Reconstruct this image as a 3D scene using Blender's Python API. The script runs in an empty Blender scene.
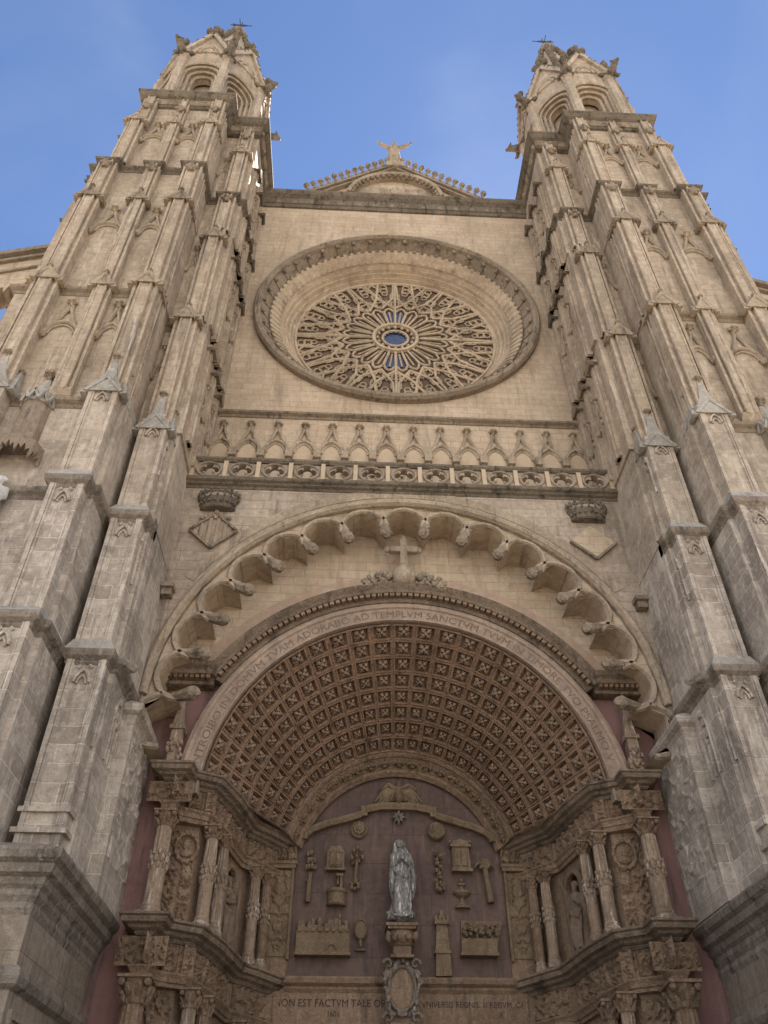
import bpy, bmesh, math, random
from math import sin, cos, pi, radians, sqrt, atan2, asin
from mathutils import Vector, Matrix, noise

random.seed(7)
SC = bpy.context.scene
COL = SC.collection

# ------------------------------------------------------------------ camera
cam_d = bpy.data.cameras.new('camera')
cam = bpy.data.objects.new('camera', cam_d)
COL.objects.link(cam)
SC.camera = cam
PITCH, YAW, ROLL, FPX = radians(41.32), radians(2.833), radians(-0.07), 795.0
cam.location = (-1.885, -24.0, 1.6)
_rt = Vector((cos(YAW), -sin(YAW), 0))
_fw = Vector((sin(YAW)*cos(PITCH), cos(YAW)*cos(PITCH), sin(PITCH)))
_up = _rt.cross(_fw)
_r2 = cos(ROLL)*_rt + sin(ROLL)*_up
_u2 = -sin(ROLL)*_rt + cos(ROLL)*_up
cam.rotation_euler = Matrix((_r2, _u2, -_fw)).transposed().to_euler()
cam_d.sensor_fit = 'VERTICAL'
cam_d.sensor_height = 32.0
cam_d.lens = 32.0*FPX/1024.0
cam_d.clip_start = 0.1
cam_d.clip_end = 3000.0

# ------------------------------------------------------------------ sky, sun, exposure
CLOUD_FILL = 8.4
SUN_AZ = radians(22)       # measured from +y (behind the cathedral) towards +x
SUN_EL = radians(60)
world = bpy.data.worlds.new('World')
SC.world = world
world.use_nodes = True
wn = world.node_tree
wn.nodes.clear()
wo = wn.nodes.new('ShaderNodeOutputWorld')
wb = wn.nodes.new('ShaderNodeBackground')
sky = wn.nodes.new('ShaderNodeTexSky')
sky.sky_type = 'NISHITA'
sky.sun_disc = False
sky.sun_elevation = SUN_EL
sky.sun_rotation = SUN_AZ
sky.altitude = 1500.0
sky.air_density = 0.74
sky.dust_density = 0.1
sky.ozone_density = 4.5
wb.inputs['Strength'].default_value = 0.05
# bright clouds added out of view, opposite the sun, to light the church front
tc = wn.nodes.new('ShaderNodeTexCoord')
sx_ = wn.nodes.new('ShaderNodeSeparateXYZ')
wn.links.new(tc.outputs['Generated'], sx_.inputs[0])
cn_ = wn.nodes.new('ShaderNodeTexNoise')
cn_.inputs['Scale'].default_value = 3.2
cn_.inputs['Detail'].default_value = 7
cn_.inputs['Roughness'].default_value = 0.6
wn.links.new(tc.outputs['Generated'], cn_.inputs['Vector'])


def wmap(src, a, b):
    n = wn.nodes.new('ShaderNodeMapRange')
    n.interpolation_type = 'SMOOTHSTEP'
    n.inputs['From Min'].default_value = a
    n.inputs['From Max'].default_value = b
    wn.links.new(src, n.inputs['Value'])
    return n.outputs[0]


def wmul(a, b):
    n = wn.nodes.new('ShaderNodeMath')
    n.operation = 'MULTIPLY'
    wn.links.new(a, n.inputs[0])
    wn.links.new(b, n.inputs[1])
    return n.outputs[0]


cloud_fill = wmul(wmul(wmap(cn_.outputs['Fac'], 0.36, 0.56), wmap(sx_.outputs[1], -0.05, -0.5)), wmap(sx_.outputs[2], 0.0, 0.12))
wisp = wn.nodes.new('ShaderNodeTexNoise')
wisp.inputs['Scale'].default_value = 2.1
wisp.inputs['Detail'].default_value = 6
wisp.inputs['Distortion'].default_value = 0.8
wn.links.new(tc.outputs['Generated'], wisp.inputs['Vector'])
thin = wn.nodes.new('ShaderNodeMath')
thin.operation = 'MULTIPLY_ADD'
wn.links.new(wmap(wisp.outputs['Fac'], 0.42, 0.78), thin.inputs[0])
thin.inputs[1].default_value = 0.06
wn.links.new(cloud_fill, thin.inputs[2])
cloud_fill = thin.outputs[0]
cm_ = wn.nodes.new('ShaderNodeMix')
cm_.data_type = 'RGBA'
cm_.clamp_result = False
wn.links.new(cloud_fill, cm_.inputs[0])
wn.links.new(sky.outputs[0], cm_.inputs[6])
cm_.inputs[7].default_value = (CLOUD_FILL*1.0, CLOUD_FILL*0.965, CLOUD_FILL*0.93, 1)
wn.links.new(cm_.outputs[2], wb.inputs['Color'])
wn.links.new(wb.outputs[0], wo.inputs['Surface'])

sun_d = bpy.data.lights.new('sun', 'SUN')
sun_d.energy = 5.0
sun_d.angle = radians(0.5)
sun_d.color = (1.0, 0.93, 0.82)
sun = bpy.data.objects.new('sun', sun_d)
COL.objects.link(sun)
_sd = Vector((sin(SUN_AZ)*cos(SUN_EL), cos(SUN_AZ)*cos(SUN_EL), sin(SUN_EL)))
sun.rotation_euler = _sd.to_track_quat('Z', 'Y').to_euler()

SC.view_settings.view_transform = 'Standard'
SC.view_settings.look = 'None'
SC.view_settings.gamma = 1.0
SC.view_settings.use_curve_mapping = False
SC.view_settings.exposure = 2.36
SC.render.engine = 'CYCLES'
SC.cycles.max_bounces = 6
SC.cycles.diffuse_bounces = 4
SC.cycles.use_denoising = True

# ------------------------------------------------------------------ materials
def stone(name, c1, c2, mortar, bw=0.95, rh=0.43, mort=0.014, stain=(0.16, 0.14, 0.12), stain_amt=0.55,
          pale=None, pale_amt=0.0, bump=0.35, rough=0.9, brick=True, rough_noise=1.0, fine=0.12, ts=1.0):
    m = bpy.data.materials.new(name)
    m.use_nodes = True
    nt = m.node_tree
    N = nt.nodes
    L = nt.links
    N.clear()
    out = N.new('ShaderNodeOutputMaterial')
    bs = N.new('ShaderNodeBsdfPrincipled')
    bs.inputs['Roughness'].default_value = rough
    bs.inputs['Specular IOR Level'].default_value = 0.25
    L.new(bs.outputs[0], out.inputs['Surface'])
    geo = N.new('ShaderNodeNewGeometry')
    sep = N.new('ShaderNodeSeparateXYZ')
    L.new(geo.outputs['Position'], sep.inputs[0])

    def math_(op, a, b=None, clamp=False):
        n = N.new('ShaderNodeMath')
        n.operation = op
        n.use_clamp = clamp
        for i, v in enumerate((a, b)):
            if v is None:
                continue
            if isinstance(v, (int, float)):
                n.inputs[i].default_value = v
            else:
                L.new(v, n.inputs[i])
        return n.outputs[0]

    def noise_(vec, scale, detail=4, rough_=0.6):
        n = N.new('ShaderNodeTexNoise')
        n.inputs['Scale'].default_value = scale
        n.inputs['Detail'].default_value = detail
        n.inputs['Roughness'].default_value = rough_
        L.new(vec, n.inputs['Vector'])
        return n.outputs['Fac']

    def ramp(fac, lo, hi):
        n = N.new('ShaderNodeMapRange')
        n.interpolation_type = 'SMOOTHSTEP'
        n.inputs['From Min'].default_value = lo
        n.inputs['From Max'].default_value = hi
        L.new(fac, n.inputs['Value'])
        return n.outputs[0]

    def mix(fac, a, b, mode='MIX'):
        n = N.new('ShaderNodeMix')
        n.data_type = 'RGBA'
        n.blend_type = mode
        if isinstance(fac, (int, float)):
            n.inputs[0].default_value = fac
        else:
            L.new(fac, n.inputs[0])
        for i, v in ((6, a), (7, b)):
            if isinstance(v, tuple):
                n.inputs[i].default_value = (*v, 1)
            else:
                L.new(v, n.inputs[i])
        return n.outputs[2]
    pos = geo.outputs['Position']
    if ts != 1.0:
        tsn = N.new('ShaderNodeVectorMath')
        tsn.operation = 'SCALE'
        tsn.inputs['Scale'].default_value = ts
        L.new(pos, tsn.inputs[0])
        pos = tsn.outputs[0]
    n_big = noise_(pos, 0.35, 5, 0.62)
    n_mid = noise_(pos, 1.7, 5, 0.65)
    n_fin = noise_(pos, 9.0, 4, 0.7)
    height = n_fin
    if brick:
        # courses of ashlar run along walls whichever way they face
        comb = N.new('ShaderNodeCombineXYZ')
        wob = math_('MULTIPLY', n_mid, 0.05)
        L.new(math_('ADD', math_('ADD', sep.outputs[0], sep.outputs[1]), wob), comb.inputs[0])
        L.new(math_('ADD', sep.outputs[2], math_('MULTIPLY', n_mid, 0.03)), comb.inputs[1])
        bt = N.new('ShaderNodeTexBrick')
        bt.offset = 0.5
        bt.squash = 1.35
        bt.squash_frequency = 3
        bt.inputs['Scale'].default_value = 1.0
        bt.inputs['Brick Width'].default_value = bw
        bt.inputs['Row Height'].default_value = rh
        bt.inputs['Mortar Size'].default_value = mort
        bt.inputs['Mortar Smooth'].default_value = 0.35
        bt.inputs['Color1'].default_value = (*c1, 1)
        bt.inputs['Color2'].default_value = (*c2, 1)
        bt.inputs['Mortar'].default_value = (*mortar, 1)
        L.new(comb.outputs[0], bt.inputs['Vector'])
        col = bt.outputs['Color']
        # joints come and go: blend the coursed colour with plain stone
        plain = mix(n_mid, c1, c2)
        keep = ramp(noise_(pos, 0.8, 3, 0.5), 0.30, 0.62)
        col = mix(math_('ADD', math_('MULTIPLY', keep, 0.45), 0.5), plain, col)
        height = math_('SUBTRACT', math_('MULTIPLY', n_fin, 0.5), math_('MULTIPLY', bt.outputs['Fac'], 0.8))
    else:
        col = mix(n_mid, c1, c2)
    # broad tone changes: patches of cleaner and dirtier stone at several sizes
    dk = tuple(v*0.58 for v in c1)
    lt = tuple(min(1, v*1.25) for v in c2)
    n_pat = noise_(pos, 4.2, 6, 0.72)
    col = mix(math_('MULTIPLY', ramp(n_big, 0.40, 0.66), 0.55*rough_noise), col, dk)
    col = mix(math_('MULTIPLY', ramp(n_pat, 0.50, 0.66), 0.50*rough_noise), col, dk)
    col = mix(math_('MULTIPLY', ramp(n_pat, 0.48, 0.32), 0.55*rough_noise), col, lt)
    # run-off streaks and soot with shapes of their own
    mp = N.new('ShaderNodeMapping')
    mp.inputs['Scale'].default_value = (1.0, 1.0, 0.13)
    L.new(pos, mp.inputs['Vector'])
    st = noise_(mp.outputs[0], 1.9, 6, 0.70)
    st2 = noise_(pos, 0.9, 6, 0.75)
    col = mix(math_('MULTIPLY', ramp(st, 0.51, 0.68), stain_amt), col, stain)
    col = mix(math_('MULTIPLY', ramp(st2, 0.55, 0.70), stain_amt*0.7), col, stain)
    if pale:
        pl = noise_(mp.outputs[0], 3.3, 5, 0.75)
        col = mix(math_('MULTIPLY', ramp(pl, 0.54, 0.66), pale_amt), col, pale)
    sp = ramp(noise_(pos, 14.0, 3, 0.75), 0.56, 0.70)
    col = mix(math_('MULTIPLY', sp, min(1.0, fine*3.0)), col, stain)
    L.new(col, bs.inputs['Base Color'])
    bp = N.new('ShaderNodeBump')
    bp.inputs['Strength'].default_value = bump
    bp.inputs['Distance'].default_value = 0.13
    L.new(math_('ADD', height, math_('MULTIPLY', n_mid, 0.6)), bp.inputs['Height'])
    L.new(bp.outputs[0], bs.inputs['Normal'])
    return m


def plain(name, c, rough=0.6, metal=0.0, bump=0.0, c2=None, scale=3.0):
    m = bpy.data.materials.new(name)
    m.use_nodes = True
    nt = m.node_tree
    bs = nt.nodes['Principled BSDF']
    bs.inputs['Roughness'].default_value = rough
    bs.inputs['Metallic'].default_value = metal
    bs.inputs['Base Color'].default_value = (*c, 1)
    g = nt.nodes.new('ShaderNodeNewGeometry')
    n = nt.nodes.new('ShaderNodeTexNoise')
    n.inputs['Scale'].default_value = scale
    n.inputs['Detail'].default_value = 5
    n.inputs['Roughness'].default_value = 0.65
    nt.links.new(g.outputs['Position'], n.inputs['Vector'])
    r = nt.nodes.new('ShaderNodeMapRange')
    r.inputs['From Min'].default_value = 0.35
    r.inputs['From Max'].default_value = 0.65
    nt.links.new(n.outputs['Fac'], r.inputs['Value'])
    mx = nt.nodes.new('ShaderNodeMix')
    mx.data_type = 'RGBA'
    mx.inputs[6].default_value = (*c, 1)
    mx.inputs[7].default_value = (*(c2 or tuple(v*0.7 for v in c)), 1)
    nt.links.new(r.outputs[0], mx.inputs[0])
    nt.links.new(mx.outputs[2], bs.inputs['Base Color'])
    if bump:
        b = nt.nodes.new('ShaderNodeBump')
        b.inputs['Strength'].default_value = bump
        b.inputs['Distance'].default_value = 0.05
        nt.links.new(n.outputs['Fac'], b.inputs['Height'])
        nt.links.new(b.outputs[0], bs.inputs['Normal'])
    return m


M = {}
M['wall'] = stone('warm_ashlar', (0.41, 0.315, 0.225), (0.48, 0.385, 0.285), (0.27, 0.205, 0.145), bw=0.9, rh=0.38,
                  stain=(0.2, 0.155, 0.115), stain_amt=0.6, pale=(0.53, 0.44, 0.34), pale_amt=0.4, bump=0.4, fine=0.07, rough_noise=0.7)
M['spandrel'] = stone('weathered_ashlar', (0.33, 0.265, 0.205), (0.40, 0.33, 0.26), (0.22, 0.18, 0.145), bw=1.0, rh=0.42,
                      stain=(0.13, 0.108, 0.09), stain_amt=0.65, pale=(0.45, 0.40, 0.34), pale_amt=0.35, bump=0.5, fine=0.1)
M['niche'] = stone('clean_ashlar', (0.42, 0.325, 0.228), (0.47, 0.37, 0.265), (0.4, 0.3, 0.2), brick=False,
                   stain=(0.33, 0.25, 0.18), stain_amt=0.3, bump=0.2, fine=0.03, rough_noise=0.4)
M['tower'] = stone('tower_ashlar', (0.37, 0.292, 0.215), (0.44, 0.355, 0.27), (0.26, 0.20, 0.15), bw=1.0, rh=0.42,
                   stain=(0.16, 0.128, 0.10), stain_amt=0.68, pale=(0.54, 0.47, 0.385), pale_amt=0.65, bump=0.45, fine=0.08)
M['pier'] = stone('grey_ashlar', (0.315, 0.265, 0.22), (0.52, 0.45, 0.38), (0.62, 0.55, 0.47), bw=0.95, rh=0.5, mort=0.022,
                  stain=(0.16, 0.135, 0.113), stain_amt=0.6, pale=(0.60, 0.545, 0.48), pale_amt=0.6, bump=0.65, fine=0.12)
M['pier_mid'] = stone('tan_grey_ashlar', (0.335, 0.275, 0.215), (0.48, 0.405, 0.325), (0.50, 0.43, 0.35), bw=0.95, rh=0.46, mort=0.018,
                  stain=(0.165, 0.136, 0.11), stain_amt=0.55, pale=(0.55, 0.48, 0.405), pale_amt=0.5, bump=0.55, fine=0.1)
M['carved'] = stone('carved_stone', (0.36, 0.285, 0.205), (0.43, 0.345, 0.26), (0.3, 0.2, 0.2), brick=False,
                    stain=(0.11, 0.09, 0.072), stain_amt=0.7, bump=0.6, fine=0.14, ts=1.5)
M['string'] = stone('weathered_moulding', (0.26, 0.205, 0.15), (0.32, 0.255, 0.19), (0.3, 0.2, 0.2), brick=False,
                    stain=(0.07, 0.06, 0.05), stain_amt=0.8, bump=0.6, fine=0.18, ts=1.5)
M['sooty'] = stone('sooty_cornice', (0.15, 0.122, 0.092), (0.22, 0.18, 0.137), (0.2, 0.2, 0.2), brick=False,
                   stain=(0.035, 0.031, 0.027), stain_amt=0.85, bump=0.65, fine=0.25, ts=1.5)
M['grime'] = stone('grimy_plinth_moulding', (0.20, 0.165, 0.132), (0.30, 0.252, 0.205), (0.2, 0.2, 0.2), brick=False,
                   stain=(0.05, 0.042, 0.036), stain_amt=0.85, pale=(0.45, 0.40, 0.34), pale_amt=0.5, bump=0.6, fine=0.2, ts=1.4)
M['plinth'] = stone('plinth_ashlar', (0.215, 0.172, 0.132), (0.285, 0.232, 0.18), (0.15, 0.12, 0.095), bw=1.3, rh=0.7, mort=0.014,
                   stain=(0.09, 0.072, 0.058), stain_amt=0.6, pale=(0.38, 0.32, 0.26), pale_amt=0.3, bump=0.5, fine=0.12)
M['lead'] = stone('pale_weathering_cap', (0.32, 0.295, 0.26), (0.40, 0.372, 0.33), (0.3, 0.3, 0.3), brick=False,
                  stain=(0.12, 0.108, 0.093), stain_amt=0.7, bump=0.5, fine=0.1)
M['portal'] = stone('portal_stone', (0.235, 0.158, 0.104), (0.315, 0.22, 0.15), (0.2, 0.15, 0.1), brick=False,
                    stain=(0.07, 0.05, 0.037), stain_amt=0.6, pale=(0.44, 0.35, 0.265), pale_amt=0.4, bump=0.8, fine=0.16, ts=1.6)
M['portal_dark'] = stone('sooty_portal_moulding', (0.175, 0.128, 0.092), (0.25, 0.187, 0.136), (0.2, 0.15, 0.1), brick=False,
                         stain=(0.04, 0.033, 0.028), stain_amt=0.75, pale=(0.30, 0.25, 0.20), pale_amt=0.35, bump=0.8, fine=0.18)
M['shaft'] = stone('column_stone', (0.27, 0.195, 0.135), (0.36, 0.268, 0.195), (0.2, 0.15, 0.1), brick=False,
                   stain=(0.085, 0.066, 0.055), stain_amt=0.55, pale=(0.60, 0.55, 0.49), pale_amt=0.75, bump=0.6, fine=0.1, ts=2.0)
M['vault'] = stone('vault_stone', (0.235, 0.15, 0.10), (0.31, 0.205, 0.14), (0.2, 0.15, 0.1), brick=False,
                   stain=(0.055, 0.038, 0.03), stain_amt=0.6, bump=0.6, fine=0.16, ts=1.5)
M['rosette'] = stone('rosette_stone', (0.265, 0.182, 0.128), (0.345, 0.245, 0.175), (0.2, 0.15, 0.1), brick=False,
                     stain=(0.085, 0.064, 0.05), stain_amt=0.5, bump=0.6, fine=0.16, ts=2.5)
M['band'] = stone('inscription_band', (0.30, 0.222, 0.168), (0.36, 0.275, 0.21), (0.2, 0.15, 0.1), brick=False,
                  stain=(0.16, 0.12, 0.1), stain_amt=0.5, bump=0.4, fine=0.08)
M['letters'] = plain('letter_paint', (0.115, 0.08, 0.063), 0.9, c2=(0.18, 0.13, 0.102), scale=2.0)
M['letters_dark'] = plain('dark_letter_paint', (0.05, 0.034, 0.026), 0.9)
M['voussoir'] = stone('pinkish_voussoirs', (0.37, 0.265, 0.195), (0.42, 0.32, 0.245), (0.3, 0.22, 0.16), bw=1.2, rh=0.9, mort=0.01,
                      stain=(0.2, 0.15, 0.12), stain_amt=0.45, bump=0.3, fine=0.05, rough_noise=0.6)
M['red'] = stone('red_plaster', (0.25, 0.135, 0.118), (0.21, 0.125, 0.115), (0.2, 0.1, 0.1), brick=False,
                 stain=(0.085, 0.066, 0.068), stain_amt=0.75, pale=(0.32, 0.21, 0.19), pale_amt=0.35, bump=0.2, fine=0.03, rough_noise=0.5)
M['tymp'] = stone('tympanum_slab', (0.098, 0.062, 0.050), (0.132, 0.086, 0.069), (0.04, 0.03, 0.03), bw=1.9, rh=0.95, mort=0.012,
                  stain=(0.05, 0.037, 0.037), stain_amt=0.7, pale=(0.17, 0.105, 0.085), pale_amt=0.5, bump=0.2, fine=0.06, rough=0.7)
M['relief'] = stone('relief_stone', (0.205, 0.145, 0.09), (0.29, 0.212, 0.14), (0.2, 0.15, 0.1), brick=False,
                    stain=(0.095, 0.068, 0.046), stain_amt=0.5, bump=0.7, fine=0.12, ts=3.0)
M['statue'] = stone('streaked_marble', (0.17, 0.155, 0.14), (0.30, 0.28, 0.26), (0.2, 0.2, 0.2), brick=False,
                    stain=(0.03, 0.031, 0.031), stain_amt=0.9, pale=(0.8, 0.77, 0.74), pale_amt=0.85, bump=0.5, fine=0.12, rough=0.5, ts=4.0)
M['silver'] = stone('stained_white_carving', (0.18, 0.145, 0.115), (0.30, 0.25, 0.205), (0.2, 0.2, 0.2), brick=False,
                    stain=(0.035, 0.031, 0.03), stain_amt=0.9, pale=(0.6, 0.56, 0.52), pale_amt=0.5, bump=0.6, fine=0.25, rough=0.6, ts=4.0)
M['white'] = stone('white_statue_stone', (0.58, 0.56, 0.53), (0.64, 0.62, 0.59), (0.2, 0.2, 0.2), brick=False,
                   stain=(0.25, 0.23, 0.21), stain_amt=0.5, bump=0.3, fine=0.06)
M['darkfig'] = stone('dark_statue_stone', (0.19, 0.137, 0.10), (0.25, 0.185, 0.138), (0.2, 0.2, 0.2), brick=False,
                     stain=(0.045, 0.037, 0.032), stain_amt=0.6, bump=0.6, fine=0.15, ts=2.5)
M['tracery'] = stone('tracery_stone', (0.41, 0.32, 0.23), (0.47, 0.375, 0.275), (0.2, 0.2, 0.2), brick=False,
                     stain=(0.17, 0.13, 0.095), stain_amt=0.6, bump=0.3, fine=0.1)
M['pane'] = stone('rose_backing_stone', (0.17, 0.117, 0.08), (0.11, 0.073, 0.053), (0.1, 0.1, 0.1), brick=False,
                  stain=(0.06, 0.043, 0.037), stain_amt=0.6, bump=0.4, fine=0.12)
M['blue'] = plain('blue_glass', (0.025, 0.05, 0.14), 0.12, c2=(0.012, 0.022, 0.06), scale=2.5)
M['iron'] = plain('dark_iron', (0.03, 0.032, 0.035), 0.5, 0.7)
M['dark'] = plain('dark_interior', (0.06, 0.047, 0.038), 0.9)
M['wood'] = plain('dark_wood', (0.07, 0.04, 0.025), 0.6, c2=(0.04, 0.025, 0.015), scale=6)
M['paving'] = stone('plaza_paving', (0.26, 0.225, 0.185), (0.31, 0.27, 0.225), (0.2, 0.18, 0.15), brick=False, stain=(0.17, 0.15, 0.125), stain_amt=0.4, bump=0.2)
M['roof'] = plain('roof_tiles', (0.30, 0.18, 0.11), 0.9, c2=(0.22, 0.13, 0.09))

# ------------------------------------------------------------------ mesh building
SHEAR = [0.0]     # the jambs' ledges fall slightly towards the door


class MB:
    def __init__(self, s=1):
        self.v = []
        self.f = []
        self.s = s

    def add(self, vs, fs):
        b = len(self.v)
        self.v += [tuple(p) for p in vs]
        self.f += [tuple(i + b for i in q) for q in fs]

    def box(self, x0, x1, y0, y1, z0, z1):
        self.add([(x0, y0, z0), (x1, y0, z0), (x1, y1, z0), (x0, y1, z0), (x0, y0, z1), (x1, y0, z1), (x1, y1, z1), (x0, y1, z1)],
                 [(0, 3, 2, 1), (4, 5, 6, 7), (0, 1, 5, 4), (1, 2, 6, 5), (2, 3, 7, 6), (3, 0, 4, 7)])

    def loft(self, rings, cap=True, closed=True):
        n = len(rings[0])
        vs = [p for r in rings for p in r]
        fs = []
        for k in range(len(rings) - 1):
            for i in range(n if closed else n - 1):
                j = (i + 1) % n
                fs.append((k*n + i, k*n + j, (k + 1)*n + j, (k + 1)*n + i))
        if cap:
            fs.append(tuple(range(n - 1, -1, -1)))
            fs.append(tuple((len(rings) - 1)*n + i for i in range(n)))
        self.add(vs, fs)

    def prism_z(self, poly, z0, z1):
        self.loft([[(x, y, z0) for x, y in poly], [(x, y, z1) for x, y in poly]])

    def prism_y(self, poly, y0, y1):
        self.loft([[(x, y0, z) for x, z in poly], [(x, y1, z) for x, z in poly]])

    def prism_x(self, poly, x0, x1):
        self.loft([[(x0, y, z) for y, z in poly], [(x1, y, z) for y, z in poly]])

    def sweep(self, path, prof, closed=False):
        """profile [(out, z)] carried along a plan path with mitred corners; out is to the right of travel"""
        n = len(path)
        segs = []
        for i in range(n if closed else n - 1):
            a, b = path[i], path[(i + 1) % n]
            d = Vector((b[0] - a[0], b[1] - a[1]))
            d.normalize()
            segs.append(Vector((d.y, -d.x)))
        rings = []
        for i in range(n):
            if closed:
                na, nb = segs[i - 1], segs[i]
            else:
                na, nb = segs[max(0, i - 1)], segs[min(len(segs) - 1, i)]
            m = na + nb
            if m.length < 1e-4:
                m = na.copy()
            m.normalize()
            k = 1.0/max(0.35, m.dot(na))
            rings.append([(path[i][0] + m.x*k*o, path[i][1] + m.y*k*o, z) for o, z in prof])
        if closed:
            rings.append(rings[0])
        self.loft(rings, cap=not closed)

    def arc(self, prof, cx, cz, a0, a1, n, sx=1.0, sz=1.0, full=False):
        """profile [(r, y)] turned about the y axis; angle 0 = up, positive towards +x"""
        rings = []
        for i in range(n + 1):
            a = a0 + (a1 - a0)*i/n
            rings.append([(cx + sx*r*sin(a), y, cz + sz*r*cos(a)) for r, y in prof])
        self.loft(rings, cap=not full)

    def lathe(self, prof, cx, cy, n=12, flute=0.0, nf=0):
        rings = []
        for r, z in prof:
            ring = []
            for i in range(n):
                a = 2*pi*i/n
                rr = r*(1 - flute*(0.5 + 0.5*cos(nf*a))) if flute else r
                ring.append((cx + rr*cos(a), cy + rr*sin(a), z))
            rings.append(ring)
        self.loft(rings)

    def tube(self, pts, r, n=5, cap=True):
        pts = [Vector(p) for p in pts]
        rs = r if isinstance(r, (list, tuple)) else [r]*len(pts)
        rings = []
        for i, p in enumerate(pts):
            t = (pts[min(i + 1, len(pts) - 1)] - pts[max(i - 1, 0)])
            if t.length < 1e-6:
                t = Vector((0, 0, 1))
            t.normalize()
            u = t.cross(Vector((0, 1, 0)))
            if u.length < 0.15:
                u = t.cross(Vector((1, 0, 0)))
            u.normalize()
            w = t.cross(u)
            rings.append([tuple(p + rs[i]*(cos(2*pi*k/n)*u + sin(2*pi*k/n)*w)) for k in range(n)])
        self.loft(rings, cap=cap)

    def bar(self, a, b, w, d, up=(0, 1, 0)):
        a, b, up = Vector(a), Vector(b), Vector(up)
        t = (b - a).normalized()
        u = t.cross(up).normalized()
        q = [u*w/2 + up*d/2, -u*w/2 + up*d/2, -u*w/2 - up*d/2, u*w/2 - up*d/2]
        self.loft([[tuple(a + k) for k in q], [tuple(b + k) for k in q]])

    def blob(self, c, r, n=8, m=5, jit=0.0, seed=0):
        """an uneven rounded lump, radii r=(rx,ry,rz)"""
        if not isinstance(r, (tuple, list)):
            r = (r, r, r)
        vs = [(c[0], c[1], c[2] - r[2])]
        for j in range(1, m):
            ph = -pi/2 + pi*j/m
            for i in range(n):
                a = 2*pi*i/n
                k = 1.0
                if jit:
                    k += jit*noise.noise(Vector((cos(a)*2 + seed*3.1, sin(a)*2 + seed, ph*2 + c[0])))*1.6
                vs.append((c[0] + k*r[0]*cos(ph)*cos(a), c[1] + k*r[1]*cos(ph)*sin(a), c[2] + k*r[2]*sin(ph)))
        vs.append((c[0], c[1], c[2] + r[2]))
        fs = []
        for i in range(n):
            fs.append((0, 1 + (i + 1) % n, 1 + i))
        for j in range(m - 2):
            for i in range(n):
                p, q = 1 + j*n + i, 1 + j*n + (i + 1) % n
                fs.append((p, q, q + n, p + n))
        top = len(vs) - 1
        for i in range(n):
            fs.append((top, 1 + (m - 2)*n + i, 1 + (m - 2)*n + (i + 1) % n))
        self.add(vs, fs)

    def field(self, org, u, v, w, h, fn, du=0.06, dv=0.06):
        """a carved sheet: heights fn(a, b) raised along u x v; a, b in metres"""
        org, u, v = Vector(org), Vector(u).normalized(), Vector(v).normalized()
        nn = u.cross(v)
        nu, nv = max(2, int(w/du)), max(2, int(h/dv))
        vs = []
        for j in range(nv + 1):
            for i in range(nu + 1):
                a, b = w*i/nu, h*j/nv
                e = 0.0 if (i in (0, nu) or j in (0, nv)) else fn(a, b)
                vs.append(tuple(org + u*a + v*b + nn*e))
        fs = []
        for j in range(nv):
            for i in range(nu):
                p = j*(nu + 1) + i
                fs.append((p, p + 1, p + nu + 2, p + nu + 1))
        self.add(vs, fs)

    def build(self, name, mat, parent=None, smooth=False, recalc=True, link=True):
        me = bpy.data.meshes.new(name)
        k_ = SHEAR[0]
        me.from_pydata([(x*self.s, y, z - k_*max(0.0, y + 1.08)) for x, y, z in self.v], [], self.f)
        if recalc:
            bm = bmesh.new()
            bm.from_mesh(me)
            bmesh.ops.recalc_face_normals(bm, faces=bm.faces)
            bm.to_mesh(me)
            bm.free()
        if smooth:
            me.polygons.foreach_set('use_smooth', [True]*len(me.polygons))
        me.materials.append(M[mat] if isinstance(mat, str) else mat)
        o = bpy.data.objects.new(name, me)
        COL.objects.link(o)
        if parent is not None:
            o.parent = parent
            if parent.type == 'EMPTY' and parent.parent is None:
                o.matrix_parent_inverse = Matrix.Translation(-Vector(parent.location))
            else:
                pl = Vector((0, 0, 0))
                q = parent
                while q.parent is not None:
                    q = q.parent
                # a child of a part: the part's own origin is the world origin
                o.matrix_parent_inverse = Matrix.Identity(4)
        return o


def thing(name, label, cat, loc=(0, 0, 0), group=None):
    o = bpy.data.objects.new(name, None)
    o.location = loc
    COL.objects.link(o)
    o['label'] = label
    o['category'] = cat
    if group:
        o['group'] = group
    return o


def tag(o, label, cat, group=None):
    o['label'] = label
    o['category'] = cat
    if group:
        o['group'] = group
    return o


def copy_tree(o, offset, parent=None):
    """copy a part and its sub-parts, shifted by offset"""
    c = o.copy()
    COL.objects.link(c)
    if parent is not None:
        c.parent = parent
    c.location = Vector(o.location) + Vector(offset)
    for ch in list(o.children):
        d = ch.copy()
        COL.objects.link(d)
        d.parent = c
    return c


def ornament(seed, w, scale=2.6, depth=0.07, mirror=True):
    """candelabra-like carving: mirrored scrolls"""
    def fn(a, b):
        x = abs(a - w/2) if mirror else a
        p = Vector((x*scale + seed*7.3, b*scale, seed*1.7))
        n1 = noise.noise(p)
        n2 = noise.noise(p*2.3 + Vector((3, 1, 5)))
        t = 1.0 - min(1.0, abs(n1 + 0.35*n2)*4.0)
        e = min(1.0, min(a, w - a)/0.07)
        return depth*max(0.0, e)*(t*t*(3 - 2*t))
    return fn


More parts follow.
